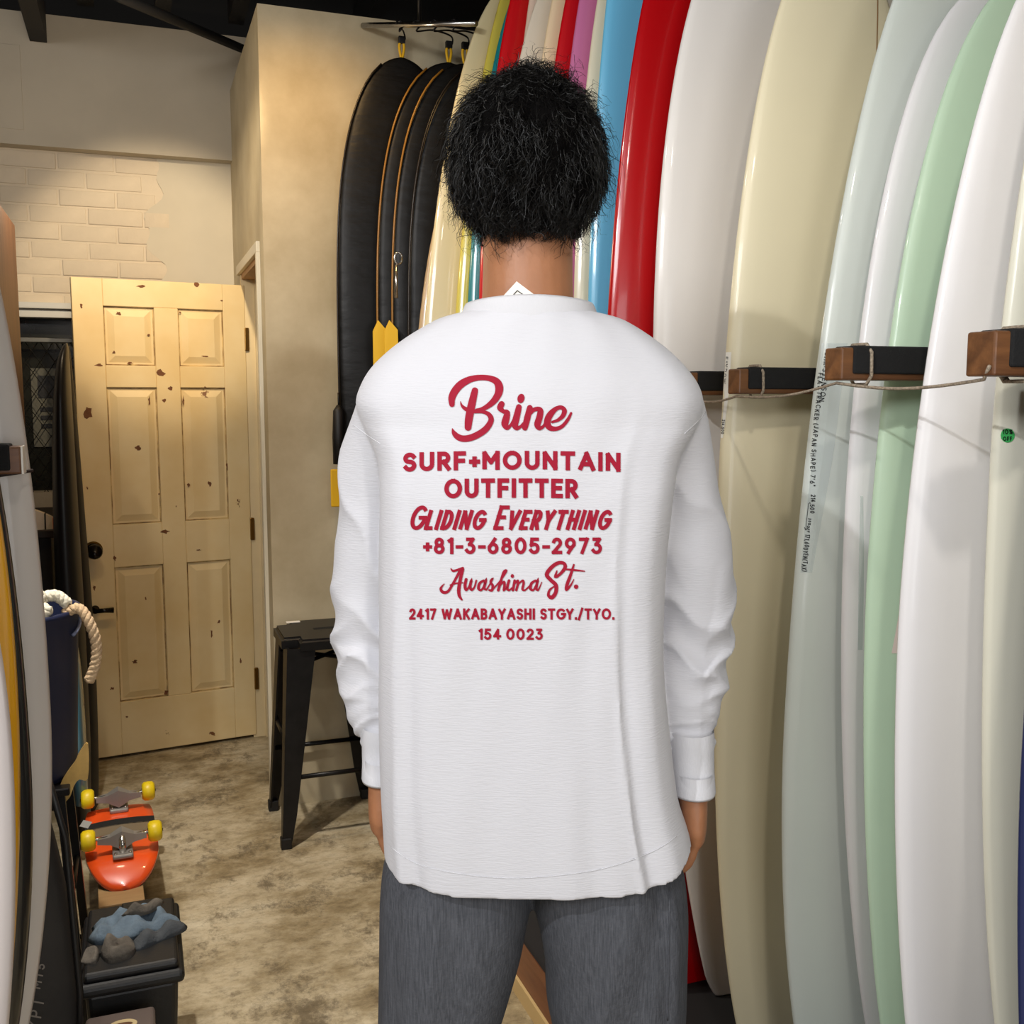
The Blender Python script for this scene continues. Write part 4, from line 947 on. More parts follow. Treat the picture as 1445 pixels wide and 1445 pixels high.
rag('cloth_rag', [(-0.075, 0.03), (-0.07, 0.06), (0.02, 0.075), (0.03, 0.095), (0.055, 0.085), (0.085, 0.03), (0.1, -0.01), (0.02, -0.03), (-0.06, -0.03), (-0.085, 0.0)], M_rag, 'folded blue grey rag in the middle of the bin lid', 1, bz, 0.03)
rag('cloth_rag', [(-0.02, 0.03), (0.01, 0.055), (0.065, 0.065), (0.05, 0.03), (0.02, 0.015)], M_rag2, 'brownish grey rag lying on top of the blue grey rag', 2, bz+0.026, 0.022)
rag('cloth_rag', [(0.0, -0.045), (0.03, -0.02), (0.10, 0.0), (0.105, -0.03), (0.06, -0.055), (0.01, -0.08)], mat('slate_cloth', (70, 74, 78), 0.95, bump=0.4, bscale=200), 'slate grey rag at the right front of the bin lid', 3, bz, 0.024)
rag('cloth_rag', [(-0.06, -0.07), (-0.05, -0.04), (-0.01, -0.035), (0.01, -0.06), (0.0, -0.10), (-0.04, -0.11)], M_rag2, 'crumpled dirty rag at the front of the bin lid', 4, bz, 0.03)
rag('cloth_rag', [(-0.095, -0.09), (-0.085, -0.055), (-0.06, -0.06), (-0.065, -0.10)], M_rag2, 'small dirty rag scrap at the left front of the bin lid', 5, bz, 0.02)

# clear tub with printed lid at the bottom edge
tz = 0.235
tcn = on_z(160, 1448, tz)
tubp = empty('plastic_tub', (tcn.x+0.012, tcn.y-0.015, 0)); tag(tubp, 'clear plastic tub with oval printed lid at the bottom edge', 'tub')
bm = bmesh.new(); vs = box_bm(bm, (-0.055, -0.055, 0.0), (0.055, 0.055, tz-0.012)); bm_obj('tub_body', bm, mat('cloudy_plastic', (96, 74, 66), 0.35, alpha=0.9), tubp, False, 0.018, 4)
bm = bmesh.new(); vs = box_bm(bm, (-0.062, -0.062, tz-0.018), (0.062, 0.062, tz)); bm_obj('tub_lid', bm, mat('frosted_lid', (104, 92, 86), 0.3, alpha=0.9), tubp, False, 0.008, 3)
V, F = [], []; disc((0, 0), 0.026, 0.018, V, F, 24); raw('oval_print', [(x+0.004, y+0.012, tz+0.0008) for x, y in V], F, mat('cream_print', (196, 176, 132), 0.5), tubp)
V, F = [], []; disc((0, 0), 0.018, 0.007, V, F, 20); raw('oval_print_mark', [(x+0.004, y+0.012, tz+0.0014) for x, y in V], F, mat('brown_print', (96, 62, 40), 0.5), tubp)

# ------------------------------------------------------------------ the person, seen from behind
pr = empty('person', (FIG_D*math.sin(YAW), FIG_D*math.cos(YAW), 0), -YAW)
tag(pr, 'person with black curly hair seen from behind in a white long-sleeved shirt and grey trousers', 'person')
CAMP = Vector((0, -FIG_D, CAMZ))
M_skin = mat('skin', (160, 108, 74), 0.5, var=0.06, vscale=30, sss=0.08, bump=0.08, bscale=180)
M_hair = mat('black_hair', (12, 11, 10), 0.45, spec=0.28)
M_shirt = mat('white_cotton_jersey', (203, 203, 208), 0.85, spec=0.2, sheen=0.1, bump=0.20, bscale=70, bstretch=(1.0, 1.0, 7.0))
M_rib = mat('white_rib_knit', (203, 203, 207), 0.85, spec=0.2, bump=0.2, bscale=70, bstretch=(9, 9, 1))
M_trouser = mat('grey_wool_denim', (64, 66, 71), 0.85, col2=(85, 87, 93), vscale=60, stretch=(8, 8, 0.5), lo=0.35, hi=0.65, bump=0.25, bscale=220, spec=0.2, detail=6)
M_print = mat('red_screen_print', (150, 18, 44), 0.7, spec=0.2)

def ell_ring(c, a, b, n=48, p=2.0, rot=0.0):
    out = []
    for j in range(n):
        t = 2*math.pi*j/n; cx, sy = math.cos(t), math.sin(t)
        x = a*math.copysign(abs(cx)**(2/p), cx); y = b*math.copysign(abs(sy)**(2/p), sy)
        out.append(Vector((c[0]+x, c[1]+y, c[2])))
    return out
def ellipsoid(c, r, n=24, m_=14):
    rings = []
    for i in range(1, m_):
        ph = math.pi*i/m_; rings.append([Vector((c[0]+r[0]*math.sin(ph)*math.cos(2*math.pi*j/n), c[1]+r[1]*math.sin(ph)*math.sin(2*math.pi*j/n), c[2]-r[2]*math.cos(ph))) for j in range(n)])
    return loft(rings)
def limb(path, rad, k=16, n=6, sy=1.0):
    q = smooth_path([tuple(p)+(r,) for p, r in zip(path, rad)], n)
    return loft(tube_rings([x[:3] for x in q], [x[3] for x in q], k, sy))

# --- body
head_c = fig(745, 240, 1.40); CX = head_c.x
nb = fig(746, 430, 1.39)
neck_lo = Vector((CX, -0.005, nb.z-0.03)); neck_hi = Vector((CX, 0.005, head_c.z-0.03))
parts = [ellipsoid((CX, 0.012, head_c.z+0.012), (0.078, 0.097, 0.108), 32, 20),
         ellipsoid((CX, 0.045, head_c.z-0.065), (0.058, 0.062, 0.058), 24, 14),           # jaw
         limb([neck_lo+Vector((0, 0, -0.06)), neck_lo, neck_lo.lerp(neck_hi, .4), neck_hi], [0.085, 0.066, 0.0605, 0.062], 24),
         ellipsoid((CX, 0.108, head_c.z-0.015), (0.013, 0.018, 0.026), 12, 8),             # nose
         ellipsoid((CX, 0.100, head_c.z+0.022), (0.045, 0.012, 0.010), 12, 8),             # brow
         ellipsoid((CX, 0.098, head_c.z-0.058), (0.022, 0.010, 0.006), 12, 8),             # lips
         ellipsoid((CX, 0.098, head_c.z-0.068), (0.020, 0.010, 0.006), 12, 8)]
for s in (-1, 1):
    ez = head_c.z-0.020
    ring = [(CX+s*(0.082+0.010*math.sin(t)), 0.005-0.012*math.cos(t)*0.9-0.004, ez+0.030*math.sin(t+1.2)) for t in np.linspace(0, 2*math.pi, 14)]
    parts.append(limb(ring, [0.0055]*14, 8, 2)); parts.append(ellipsoid((CX+s*0.080, 0.004, ez), (0.006, 0.014, 0.026), 12, 8))
tz_ = lambda v, D=1.40: fig(745, v, D).z
parts.append(loft([ell_ring((CX, 0.0, tz_(v)), a_, b2, 32) for v, a_, b2 in ((1165, .12, .08), (1130, .15, .10), (1000, .135, .095), (850, .14, .098), (700, .155, .10), (600, .160, .098), (520, .150, .085), (470, .10, .07), (440, .070, .062))]))
SLV = {}
# sleeve centre lines (u, v, depth) with radius; outer silhouettes follow the photograph
left = [(612, 560, 1.395, .045), (580, 566, 1.40, .064), (560, 605, 1.405, .064), (541, 660, 1.41, .061), (538, 720, 1.42, .062), (533, 780, 1.425, .063), (531, 840, 1.43, .064), (531, 900, 1.43, .063), (532, 945, 1.42, .060), (536, 985, 1.41, .053), (537, 1012, 1.40, .046), (541, 1032, 1.39, .036), (544, 1050, 1.385, .034)]
right = [(884, 560, 1.395, .045), (915, 566, 1.40, .064), (936, 605, 1.405, .062), (953, 660, 1.41, .058), (959, 720, 1.42, .062), (966, 780, 1.425, .067), (972, 840, 1.43, .067), (972, 900, 1.43, .063), (969, 950, 1.42, .060), (966, 990, 1.41, .054), (968, 1020, 1.40, .046), (973, 1040, 1.39, .038), (974, 1056, 1.385, .035)]
for side, pts in ((-1, left), (1, right)):
    SLV[side] = [(fig(u, v, D+0.025*min(1, max(0, (v-560)/120))), r) for u, v, D, r in pts]
    arm = [SLV[side][i][0] for i in (0, 2, 4, 6, 8, 10, 12)]
    wr = fig(540 if side < 0 else 978, 1105 if side < 0 else 1122, 1.385)
    parts.append(limb([arm[0]-Vector((side*0.03, 0, 0))]+arm[1:]+[wr], [.055, .045, .042, .039, .036, .030, .026, .0245], 16))
    # hand: palm edge towards the camera, fingers curling forward and in towards the thigh
    hz = 1.0
    d_dn = Vector((0.0 if side < 0 else -0.010, 0.010, -1)).normalized()
    kn = wr+d_dn*0.066+Vector((side*0.003, 0.012, 0))
    v_, f_ = loft([[Vector((c.x+a_*math.cos(t), c.y+b2*math.sin(t), c.z)) for t in np.linspace(0, 2*math.pi, 16, endpoint=False)] for c, a_, b2 in ((wr+Vector((0, 0, 0.02)), .021, .026), (wr, .020, .027), (wr.lerp(kn, .35), .020, .036), (wr.lerp(kn, .7), .019, .043), (kn, .016, .041))])
    parts.append((v_, f_))
    for fi, (oy, ln, rr) in enumerate(((-0.030, .072, .0080), (-0.010, .086, .0088), (0.011, .091, .0090), (0.031, .083, .0088))):   # little finger nearest the camera
        b0 = kn+Vector((0, oy, 0.012)); L1, L2, L3 = ln*.46, ln*.32, ln*.24
        p1 = b0+Vector((-side*0.30, 0.02, -1)).normalized()*(L1*0.9+0.010); p2 = p1+Vector((-side*0.85, 0.10, -0.55)).normalized()*L2; p3 = p2+Vector((-side*0.95, 0.10, 0.15)).normalized()*L3
        parts.append(limb([b0, p1, p2, p3, p3+(p3-p2).normalized()*0.004], [rr*1.12, rr*1.06, rr*0.98, rr*0.88, rr*0.5], 10, 4))
    t0 = wr+Vector((-side*0.006, 0.030, -0.022)); parts.append(limb([t0, t0+Vector((-side*0.012, 0.020, -0.032)), t0+Vector((-side*0.020, 0.022, -0.062)), t0+Vector((-side*0.024, 0.018, -0.080))], [.0145, .0115, .0100, .0060], 10, 4))
legs_px = {-1: [(658, 1130, .08), (650, 1240, .085), (640, 1330, .085), (627, 1445, .070)], 1: [(838, 1130, .08), (848, 1240, .085), (860, 1330, .085), (870, 1445, .070)]}
ank = {}
for s in (-1, 1):
    pp = [fig(u, v, 1.40) for u, v, r in legs_px[s]]; an = Vector((pp[-1].x+s*0.012, -0.01, 0.09)); ank[s] = an
    kneez = pp[-1]
    parts.append(limb(pp+[kneez.lerp(an, .35)+Vector((0, -0.015, 0)), an, an+Vector((0, 0.0, -0.06))], [.070, .074, .072, .056, .052, .038, .036], 16))
    parts.append(limb([an+Vector((0, -0.04, -0.05)), an+Vector((0, 0.05, -0.045)), an+Vector((0, 0.14, -0.062))], [.034, .036, .026], 14))
body = voxel_union('body', parts, 0.0042, M_skin, pr, 3, 0.5)
for s in (-1, 1):
    v_, f_ = ellipsoid((CX+s*0.032, 0.094, head_c.z+0.003), (0.0125, 0.0125, 0.0105), 14, 10); eye = raw('eye', v_, f_, mat('eye_white', (225, 220, 212), 0.2), pr, True)
    v_, f_ = ellipsoid((CX+s*0.032, 0.1035, head_c.z+0.003), (0.006, 0.0038, 0.006), 12, 8); raw('iris', v_, f_, mat('brown_iris', (40, 24, 16), 0.2), eye, True)

# --- shirt: torso + sleeves as one garment
rows = [  # v, left u, right u, half depth, exponent, depth centre
 (1196, 539, 979, .136, 2.5, 1.395), (1165, 537, 973, .137, 2.5, 1.395), (1100, 534, 957, .137, 2.6, 1.395), (1000, 533, 946, .136, 2.7, 1.395), (900, 532, 939, .135, 2.8, 1.395), (800, 532, 942, .134, 2.8, 1.395),
 (700, 533, 952, .132, 2.8, 1.395), (645, 532, 958, .130, 2.7, 1.395), (600, 515, 980, .128, 2.4, 1.397), (570, 506, 989, .125, 2.3, 1.398), (545, 512, 984, .121, 2.25, 1.40), (520, 526, 968, .114, 2.2, 1.402), (497, 548, 946, .105, 2.15, 1.404),
 (478, 572, 922, .098, 2.1, 1.405), (462, 597, 898, .092, 2.05, 1.405), (451, 617, 877, .087, 2.0, 1.405), (445, 637, 855, .083, 2.0, 1.404), (442, 650, 841, .080, 2.0, 1.402)]
rr = smooth_path(rows, 7); NT = 160; rings = []
for (v, uL, uR, dep, ex, D) in rr:
    w_ = min(1, max(0, (v-600)/90)); ex = ex+w_*0.9; Dx = D-0.055*w_
    pl_, pr_ = fig(uL, v, Dx), fig(uR, v, Dx); c = (pl_+pr_)/2; a_ = (pr_.x-pl_.x)/2; c.y = D-FIG_D; c.z = fig(uL, v, D).z
    tdn = min(1.0, max(0.0, (v-520)/676)); ring = []
    for j in range(NT):
        t = 2*math.pi*j/NT; cx, sy = math.cos(t), math.sin(t)
        x = a_*math.copysign(abs(cx)**(2/ex), cx); y = dep*math.copysign(abs(sy)**(2/ex), sy)
        fx = x/a_
        # drape: long soft vertical folds growing towards the hem
        nrm = Vector((x/(a_*a_), y/(dep*dep), 0)).normalized()
        def fold(x0, w, amp, lean=0.0): return amp*math.exp(-((fx-x0-lean*(1-tdn))/w)**2)
        d = 0.0
        if y < 0:
            d += tdn**1.1*(fold(-.84, .05, .0065, .02)-fold(-.76, .05, .005, .02)+fold(.64, .020, .0065, -.06)-fold(.71, .045, .0060, -.06)+fold(.84, .06, .004)+fold(.18, .10, .0025, .1)-fold(.36, .07, .0030, .16)-fold(-.30, .14, .0025))
            sh_ = math.exp(-((v-560)/90)**2)                                        # shoulder-blade strain
            d += sh_*(0.003*math.cos(fx*5.0)+0.0035*fold(-.85, .10, 1)+0.0035*fold(.85, .10, 1))
        else:
            d += tdn*0.004*math.sin(fx*9)
        d += 0.0012*math.sin(v*0.021+fx*7.0)*math.sin(fx*11+v*0.006)
        z = c.z
        # curved hem: sides higher than the centre, back tail longest just left of centre
        hem = max(0.0, (v-1100)/96)
        z += hem**1.5*(0.022*abs(min(0, fx))**4+0.038*max(0, fx)**5-0.010)
        ring.append(Vector((c.x+x, c.y+y, z))+nrm*d)
    rings.append(ring)
torso_part = loft(rings)
sleeve_parts = []
rnd2 = random.Random(12)
for side in (-1, 1):
    base = SLV[side]; q = smooth_path([tuple(p)+(r,) for p, r in base], 14)
    P, T, N = frames([x[:3] for x in q]); n = len(P); K = 64
    if side < 0: folds = [(.30, .9, .30, .030, -.006), (.40, .6, .45, .020, .005), (.47, .8, -.35, .018, -.006), (.53, .4, .55, .022, .007), (.585, .7, -.5, .016, -.007), (.64, .5, .40, .018, .007), (.69, .6, -.25, .014, -.006), (.80, .5, .35, .03, -.004), (.90, 1, .10, .016, .006), (.945, 1, -.12, .012, -.005)]
    else: folds = [(.28, .9, -.35, .026, -.005), (.40, .7, .40, .020, .004), (.48, .7, -.40, .018, -.006), (.535, .6, .50, .020, .007), (.59, .8, .35, .016, -.008), (.64, .6, -.45, .020, .008), (.70, .7, .25, .015, -.006), (.80, .5, -.40, .03, -.004), (.90, 1, .10, .016, .006), (.945, 1, -.12, .012, -.005)]
    rg = []
    for i in range(n):
        s = i/(n-1); B_ = T[i].cross(N[i]); r = q[i][3]; ring = []
        for j in range(K):
            t = 2*math.pi*j/K; dirv = N[i]*math.cos(t)+B_*math.sin(t)
            # angle measured in the world: 0 = outwards (side), towards the camera = back
            ox = dirv.x*side; by = -dirv.y
            d = 0
            th = math.atan2(by, ox)                                           # 0 outwards, pi/2 towards the camera
            el = math.exp(-((s-.60)/.15)**2); cu_ = math.exp(-((s-.90)/.055)**2); up = math.exp(-((s-.30)/.14)**2)
            wob = 0.35*math.sin(3.1*th+side)+0.25*math.sin(5*th+2.0+side)
            def crease(x): return 1-2*abs(math.sin(x))**0.75
            d += el*(0.0069*crease(26*s+1.15*th*side+wob+0.4)*(0.55+0.45*math.sin(1.7*th+9*s))+0.0059*crease(34*s-1.5*th*side+wob*1.3+1.9)*(0.5+0.5*math.sin(2.2*th-11*s+1.0)))
            d += cu_*0.0049*crease(46*s+0.5*th+wob)
            d += up*0.0049*crease(13*s+1.5*th*side+wob+(0.8 if side > 0 else 0.2))*(0.5+0.5*math.cos(th-1.2))
            # long seam down the back of the arm
            if by > 0.6 and abs(ox-(0.25 if side > 0 else 0.1)) < 0.10 and s > 0.55: d += 0.0015*math.exp(-((ox-(0.25 if side > 0 else 0.1))/0.05)**2)
            ring.append(P[i]+dirv*(r+d))
        rg.append(ring)
    sleeve_parts.append(loft(rg))
shirt = voxel_union('shirt', [torso_part]+sleeve_parts, 0.0031, M_shirt, pr, 3, 0.5)
# cuffs
for side in (-1, 1):
    e0 = SLV[side][-1][0]; e1 = fig(541 if side < 0 else 979, 1100 if side < 0 else 1119, 1.385)
    pth = [e0+Vector((0, 0, 0.028)), e0+Vector((0, 0, 0.010)), e0, e0.lerp(e1, .5), e1+Vector((0, 0, .004)), e1, e1+Vector((0, 0, .003)), e1+Vector((0, 0, .03))]
    rg = []
    for p, r in zip(pth, (.036, .0385, .037, .0345, .0335, .0325, .029, .028)):
        rg.append([Vector((p.x+r*.90*math.cos(t), p.y+r*1.05*math.sin(t), p.z)) for t in np.linspace(0, 2*math.pi, 32, endpoint=False)])
    v_, f_ = loft(rg, cap=False); raw('cuff', v_, f_, M_rib, shirt, True)
# collar band
cl = []
for (du, dz_, sc) in ((0, -0.032, 1.15), (0, -0.024, 1.155), (0, -0.012, 1.13), (0, 0.0, 1.075), (0, 0.004, 1.045), (0, 0.001, 1.01), (0, -0.02, 0.99)):
    ring = []
    for t in np.linspace(0, 2*math.pi, 56, endpoint=False):
        cx, sy = math.cos(t), math.sin(t)
        zb = fig(745, 420, 1.33).z
        ring.append(Vector((fig(747, 425, 1.40).x+0.082*sc*cx, 0.002+0.074*sc*sy, zb+dz_-0.006*cx*cx-(0.035*max(0, sy)))))
    cl.append(ring)
v_, f_ = loft(cl, cap=False); raw('collar', v_, f_, M_rib, shirt, True)
# shoulder seams and hem stitching laid on the cloth
sb = bvh_of(shirt)
def on_shirt(u, v, off=0.0009):
    d = (fig(u, v, 1.4)-CAMP).normalized(); loc, nor, i, ds = sb.ray_cast(CAMP, d)
    return None if loc is None else loc - d*off
def seam(pxs, r=0.0008, name='seam', off=0.0003):
    pts = [on_shirt(p[0], p[1], off) for p in smooth_path([(a_, b2, 0) for a_, b2 in pxs], 8)]; pts = [p for p in pts if p is not None]
    if len(pts) > 3: tube(name, pts, r, M_rib, shirt, 6)
seam([(499, 600), (515, 612), (536, 626)], 0.0007, off=0.0001); seam([(999, 578), (985, 594), (966, 612)], 0.0007, off=0.0001)
seam([(552, 1196), (580, 1215), (620, 1228), (690, 1238), (760, 1238), (850, 1226), (920, 1202), (955, 1180)], 0.00055, off=0.0005)

# print
allV, allF = [], []
def addp(VF):
    o = len(allV); allV.extend(VF[0]); allF.extend([tuple(i+o for i in f) for f in VF[1]])
def lay(name, VFs):
    V, F = [], []
    for a_, b2 in VFs:
        o = len(V); V += list(a_); F += [tuple(i+o for i in f) for f in b2]
    pts = [on_shirt(p[0], p[1], 0.0012) for p in V]; F = [f for f in F if all(pts[i] is not None for i in f)]
    raw(name, [p if p is not None else Vector((0, 0, 0)) for p in pts], F, M_print, shirt)
brine = [[(128, 365, 56), (127, 300, 72), (155, 235, 78), (215, 165, 78), (300, 115, 68), (400, 93, 58), (500, 97, 58), (580, 130, 72), (610, 190, 82), (600, 260, 76), (555, 330, 66), (490, 385, 52), (430, 415, 40), (380, 425, 36)],
 [(350, 437, 40), (440, 440, 36), (500, 465, 46), (527, 510, 54), (515, 560, 60), (470, 620, 66), (400, 670, 68), (320, 705, 68), (245, 715, 66), (185, 695, 62), (148, 655, 46), (132, 612, 8)],
 [(215, 335, 6), (225, 370, 22), (250, 400, 36), (285, 418, 46), (340, 425, 50)], [(362, 225, 66), (340, 320, 76), (318, 420, 82), (300, 520, 80), (292, 600, 70)],
 [(634, 362, 62), (620, 402, 62), (650, 435, 44), (690, 450, 56), (680, 510, 72), (668, 565, 72), (690, 605, 46), (725, 580, 30), (755, 530, 30), (785, 460, 36)],
 [(810, 392, 58), (800, 440, 64), (780, 520, 70), (770, 575, 66), (790, 608, 46), (830, 590, 30), (855, 560, 26)],
 [(922, 400, 58), (905, 470, 64), (885, 550, 64), (872, 605, 56)], [(900, 500, 30), (950, 430, 40), (1000, 412, 46), (1030, 432, 60), (1020, 500, 66), (1000, 570, 66), (1020, 608, 46), (1060, 590, 30), (1085, 540, 26)],
 [(1150, 545, 24), (1210, 525, 34), (1260, 480, 46), (1275, 430, 50), (1245, 397, 42), (1190, 410, 46), (1130, 470, 66), (1100, 540, 68), (1120, 598, 60), (1180, 615, 46), (1250, 590, 38), (1310, 520, 34), (1343, 455, 24)]]
a1 = script2d(brine, 620, 520, 7.225); disc((620+832/7.225, 520+305/7.225), 5.0, 6.7, a1[0], a1[1], 16, 0.25)
lay('print_script', [a1])
awa = [[(105, 245, 8), (75, 285, 22), (95, 318, 28), (140, 310, 24), (190, 230, 22), (240, 140, 26), (262, 110, 26)], [(165, 110, 10), (185, 130, 20), (230, 118, 20), (270, 105, 24)], [(270, 115, 28), (250, 200, 30), (235, 290, 32), (240, 350, 28), (262, 385, 16)], [(160, 255, 14), (210, 240, 14), (272, 235, 10)],
 [(300, 205, 26), (290, 260, 28), (300, 298, 24), (325, 270, 16), (345, 215, 24), (335, 270, 26), (350, 298, 22), (375, 270, 16), (390, 215, 16)],
 [(455, 215, 20), (420, 240, 24), (410, 285, 26), (435, 300, 18), (465, 250, 20), (475, 215, 26), (460, 280, 24), (480, 298, 16)],
 [(480, 298, 14), (515, 240, 14), (532, 202, 20), (515, 225, 18), (535, 260, 24), (530, 300, 24), (505, 300, 18)],
 [(530, 300, 14), (600, 220, 14), (655, 132, 20), (632, 140, 20), (605, 230, 24), (585, 300, 26)], [(600, 260, 14), (635, 225, 18), (640, 260, 24), (635, 300, 20), (665, 275, 14)],
 [(680, 215, 24), (665, 280, 24), (680, 302, 18), (705, 280, 12)], [(730, 215, 22), (715, 300, 24)], [(720, 260, 12), (755, 215, 18), (760, 240, 22), (745, 300, 22)], [(755, 255, 12), (800, 215, 18), (810, 240, 22), (800, 290, 22), (822, 300, 16), (862, 262, 12)],
 [(915, 215, 20), (880, 240, 24), (870, 285, 26), (895, 300, 18), (925, 250, 20), (935, 212, 24), (922, 280, 24), (940, 298, 16), (970, 230, 8)],
 [(1105, 130, 12), (1092, 180, 26), (1130, 160, 26), (1175, 105, 32), (1170, 65, 30), (1120, 58, 32), (1060, 95, 34), (1015, 160, 36), (1050, 210, 34), (1095, 255, 36), (1095, 320, 34), (1060, 365, 36), (1030, 345, 26), (1040, 300, 20), (1075, 270, 12)],
 [(1255, 75, 16), (1225, 170, 28), (1195, 250, 30), (1190, 295, 26), (1225, 260, 18), (1255, 205, 8)], [(1180, 115, 14), (1260, 122, 20), (1350, 132, 10)]]
a2 = script2d(awa, 610, 785, 6.283); disc((610+710/6.283, 785+175/6.283), 2.4, 2.8, a2[0], a2[1]); disc((610+1275/6.283, 785+270/6.283), 3.2, 3.2, a2[0], a2[1])
lay('print_script', [a2])
lay('print_lettering', [text2d('SURF+MOUNTAIN', 568.5, 876, 663, 27, 6.3, gap=.13, bow=3.0)])
lay('print_lettering', [text2d('OUTFITTER', 627, 815.5, 702.5, 27.5, 6.3, gap=.14, bow=1.0)])
lay('print_lettering', [text2d('GLIDING EVERYTHING', 575, 857, 748, 28.5, 5.6, gap=.10, slant=0.30, condense=0.62, space=.45, big={0: 1.22, 8: 1.22})])
lay('print_lettering', [text2d('+81-3-6805-2973', 597, 849.5, 782, 23.5, 4.9, gap=.16)])
lay('print_lettering', [text2d('2417 WAKABAYASHI STGY./TYO.', 577.5, 867, 874.5, 16, 3.3, gap=.15, space=.42)])
lay('print_lettering', [text2d('154 0023', 675, 766, 903, 16, 3.3, gap=.15, space=.28)])
# swing tag at the neckline
tgp = [(729, 397), (757, 418), (735, 440), (708, 420)]
tv = [fig(u, v, 1.331) for u, v in tgp]; tg2 = raw('neck_tag', tv+[p+Vector((0, 0.0012, 0)) for p in tv], [(0, 1, 2, 3), (7, 6, 5, 4), (0, 4, 5, 1), (1, 5, 6, 2), (2, 6, 7, 3), (3, 7, 4, 0)], M_paper, shirt)
V, F = [], []; ribbon([(720.5, 420), (730, 410), (743.5, 419.5)], 1.2, 0, 6, V, F); disc((733.8, 418.8), 1.0, 1.0, V, F, 8)
raw('tag_print', [fig(p[0], p[1], 1.3302) for p in V], F, M_ink, tg2)

# --- trousers
tp = []
def leg_rings(edges, s):
    rg = []
    ed = smooth_path(edges, 8)
    for (v, uL, uR, dep) in ed:
        a0, b0 = fig(uL, v, 1.40), fig(uR, v, 1.40); c = (a0+b0)/2; hw_ = (b0.x-a0.x)/2; ring = []
        for j in range(56):
            t = 2*math.pi*j/56; cx, sy = math.cos(t), math.sin(t); ex = 2.5
            x = hw_*math.copysign(abs(cx)**(2/ex), cx); y = dep*math.copysign(abs(sy)**(2/ex), sy); fx = x/hw_
            d = 0
            if sy < 0:
                tt = (v-1230)/260
                if s > 0: d = 0.006*math.exp(-((fx+.55-tt*-0.1+ (1-tt)*-.75)/.13)**2)-0.006*math.exp(-((fx+.15-(1-tt)*.75)/.16)**2)+0.004*math.exp(-((fx-.72)/.06)**2)-0.004*math.exp(-((fx-.60)/.08)**2)
                else: d = -0.005*math.exp(-((fx-.35+(1-tt)*.4)/.18)**2)+0.004*math.exp(-((fx+.25)/.25)**2)-0.003*math.exp(-((fx+.75-tt*.1)/.1)**2)
            n_ = Vector((x/hw_**2, y/dep**2, 0)).normalized()
            ring.append(Vector((c.x+x, c.y+y, c.z))+n_*d)
        rg.append(ring)
    # down to the ankle
    last = rg[-1]; c = sum(last, Vector())/len(last); an = ank[s]
    for t, k_ in ((.3, .97), (.6, .93), (.9, .90), (1.0, .90)):
        z = c.z+(0.035-c.z)*t; cc = Vector((c.x+(an.x-c.x)*t, c.y+(an.y+.005-c.y)*t, z))
        rg.append([Vector((cc.x+(p.x-c.x)*k_, cc.y+(p.y-c.y)*k_, z+0.004*math.sin(6*p.x*10))) for p in last])
    return rg
tp.append(loft(leg_rings([(1090, 575, 752, .095), (1160, 560, 752, .105), (1200, 546, 752, .112), (1225, 541, 751, .114), (1262, 538, 750, .115), (1290, 537.5, 745, .115), (1340, 537, 735, .112), (1400, 536, 718, .106), (1445, 535, 705, .102), (1500, 534, 696, .098)], -1)))
tp.append(loft(leg_rings([(1090, 742, 925, .095), (1160, 742, 945, .105), (1200, 743, 958, .112), (1225, 746, 963, .114), (1262, 752, 967, .115), (1290, 758, 968, .115), (1340, 767, 967, .112), (1400, 771, 966, .106), (1445, 780, 964, .102), (1500, 788, 962, .098)], 1)))
trousers = voxel_union('trousers', tp, 0.0048, M_trouser, pr, 3, 0.5)
tb_ = bvh_of(trousers)
def tseam(pxs, r=0.0011):
    pts = []
    for p in smooth_path([(a_, b2, 0) for a_, b2 in pxs], 8):
        d = (fig(p[0], p[1], 1.4)-CAMP).normalized(); loc, nor, i, ds = tb_.ray_cast(CAMP, d)
        if loc is not None: pts.append(loc-d*0.0003)
    if len(pts) > 3: tube('seam', pts, r, M_trouser, trousers, 6)
tseam([(945, 1235), (944, 1320), (942, 1440)])
for s in (-1, 1):
    an = ank[s]; rg = []
    for (y, w, h, zc) in ((-0.085, .022, .030, .035), (-0.075, .036, .045, .045), (-0.03, .041, .055, .055), (0.03, .041, .050, .050), (0.09, .047, .034, .036), (0.15, .046, .026, .030), (0.185, .034, .020, .026), (0.20, .015, .012, .022)):
        rg.append([Vector((an.x+w*math.cos(t), an.y+y, max(0.012, zc+h*math.sin(t)))) for t in np.linspace(0, 2*math.pi, 20, endpoint=False)])
    v_, f_ = loft(rg); so = raw('shoe', v_, f_, mat('black_shoe', (24, 24, 24), 0.5), pr, True)
    rg = []
    for z_, k_ in ((0.0, .96), (0.004, 1.02), (0.022, 1.03), (0.026, 1.0)):
        rg.append([Vector((an.x+0.046*k_*math.cos(t)*(1+0.10*math.sin(t)), an.y+0.055+0.148*k_*math.sin(t), z_)) for t in np.linspace(0, 2*math.pi, 28, endpoint=False)])
    v_, f_ = loft(rg); raw('sole', v_, f_, mat('white_sole', (205, 203, 198), 0.6), so)

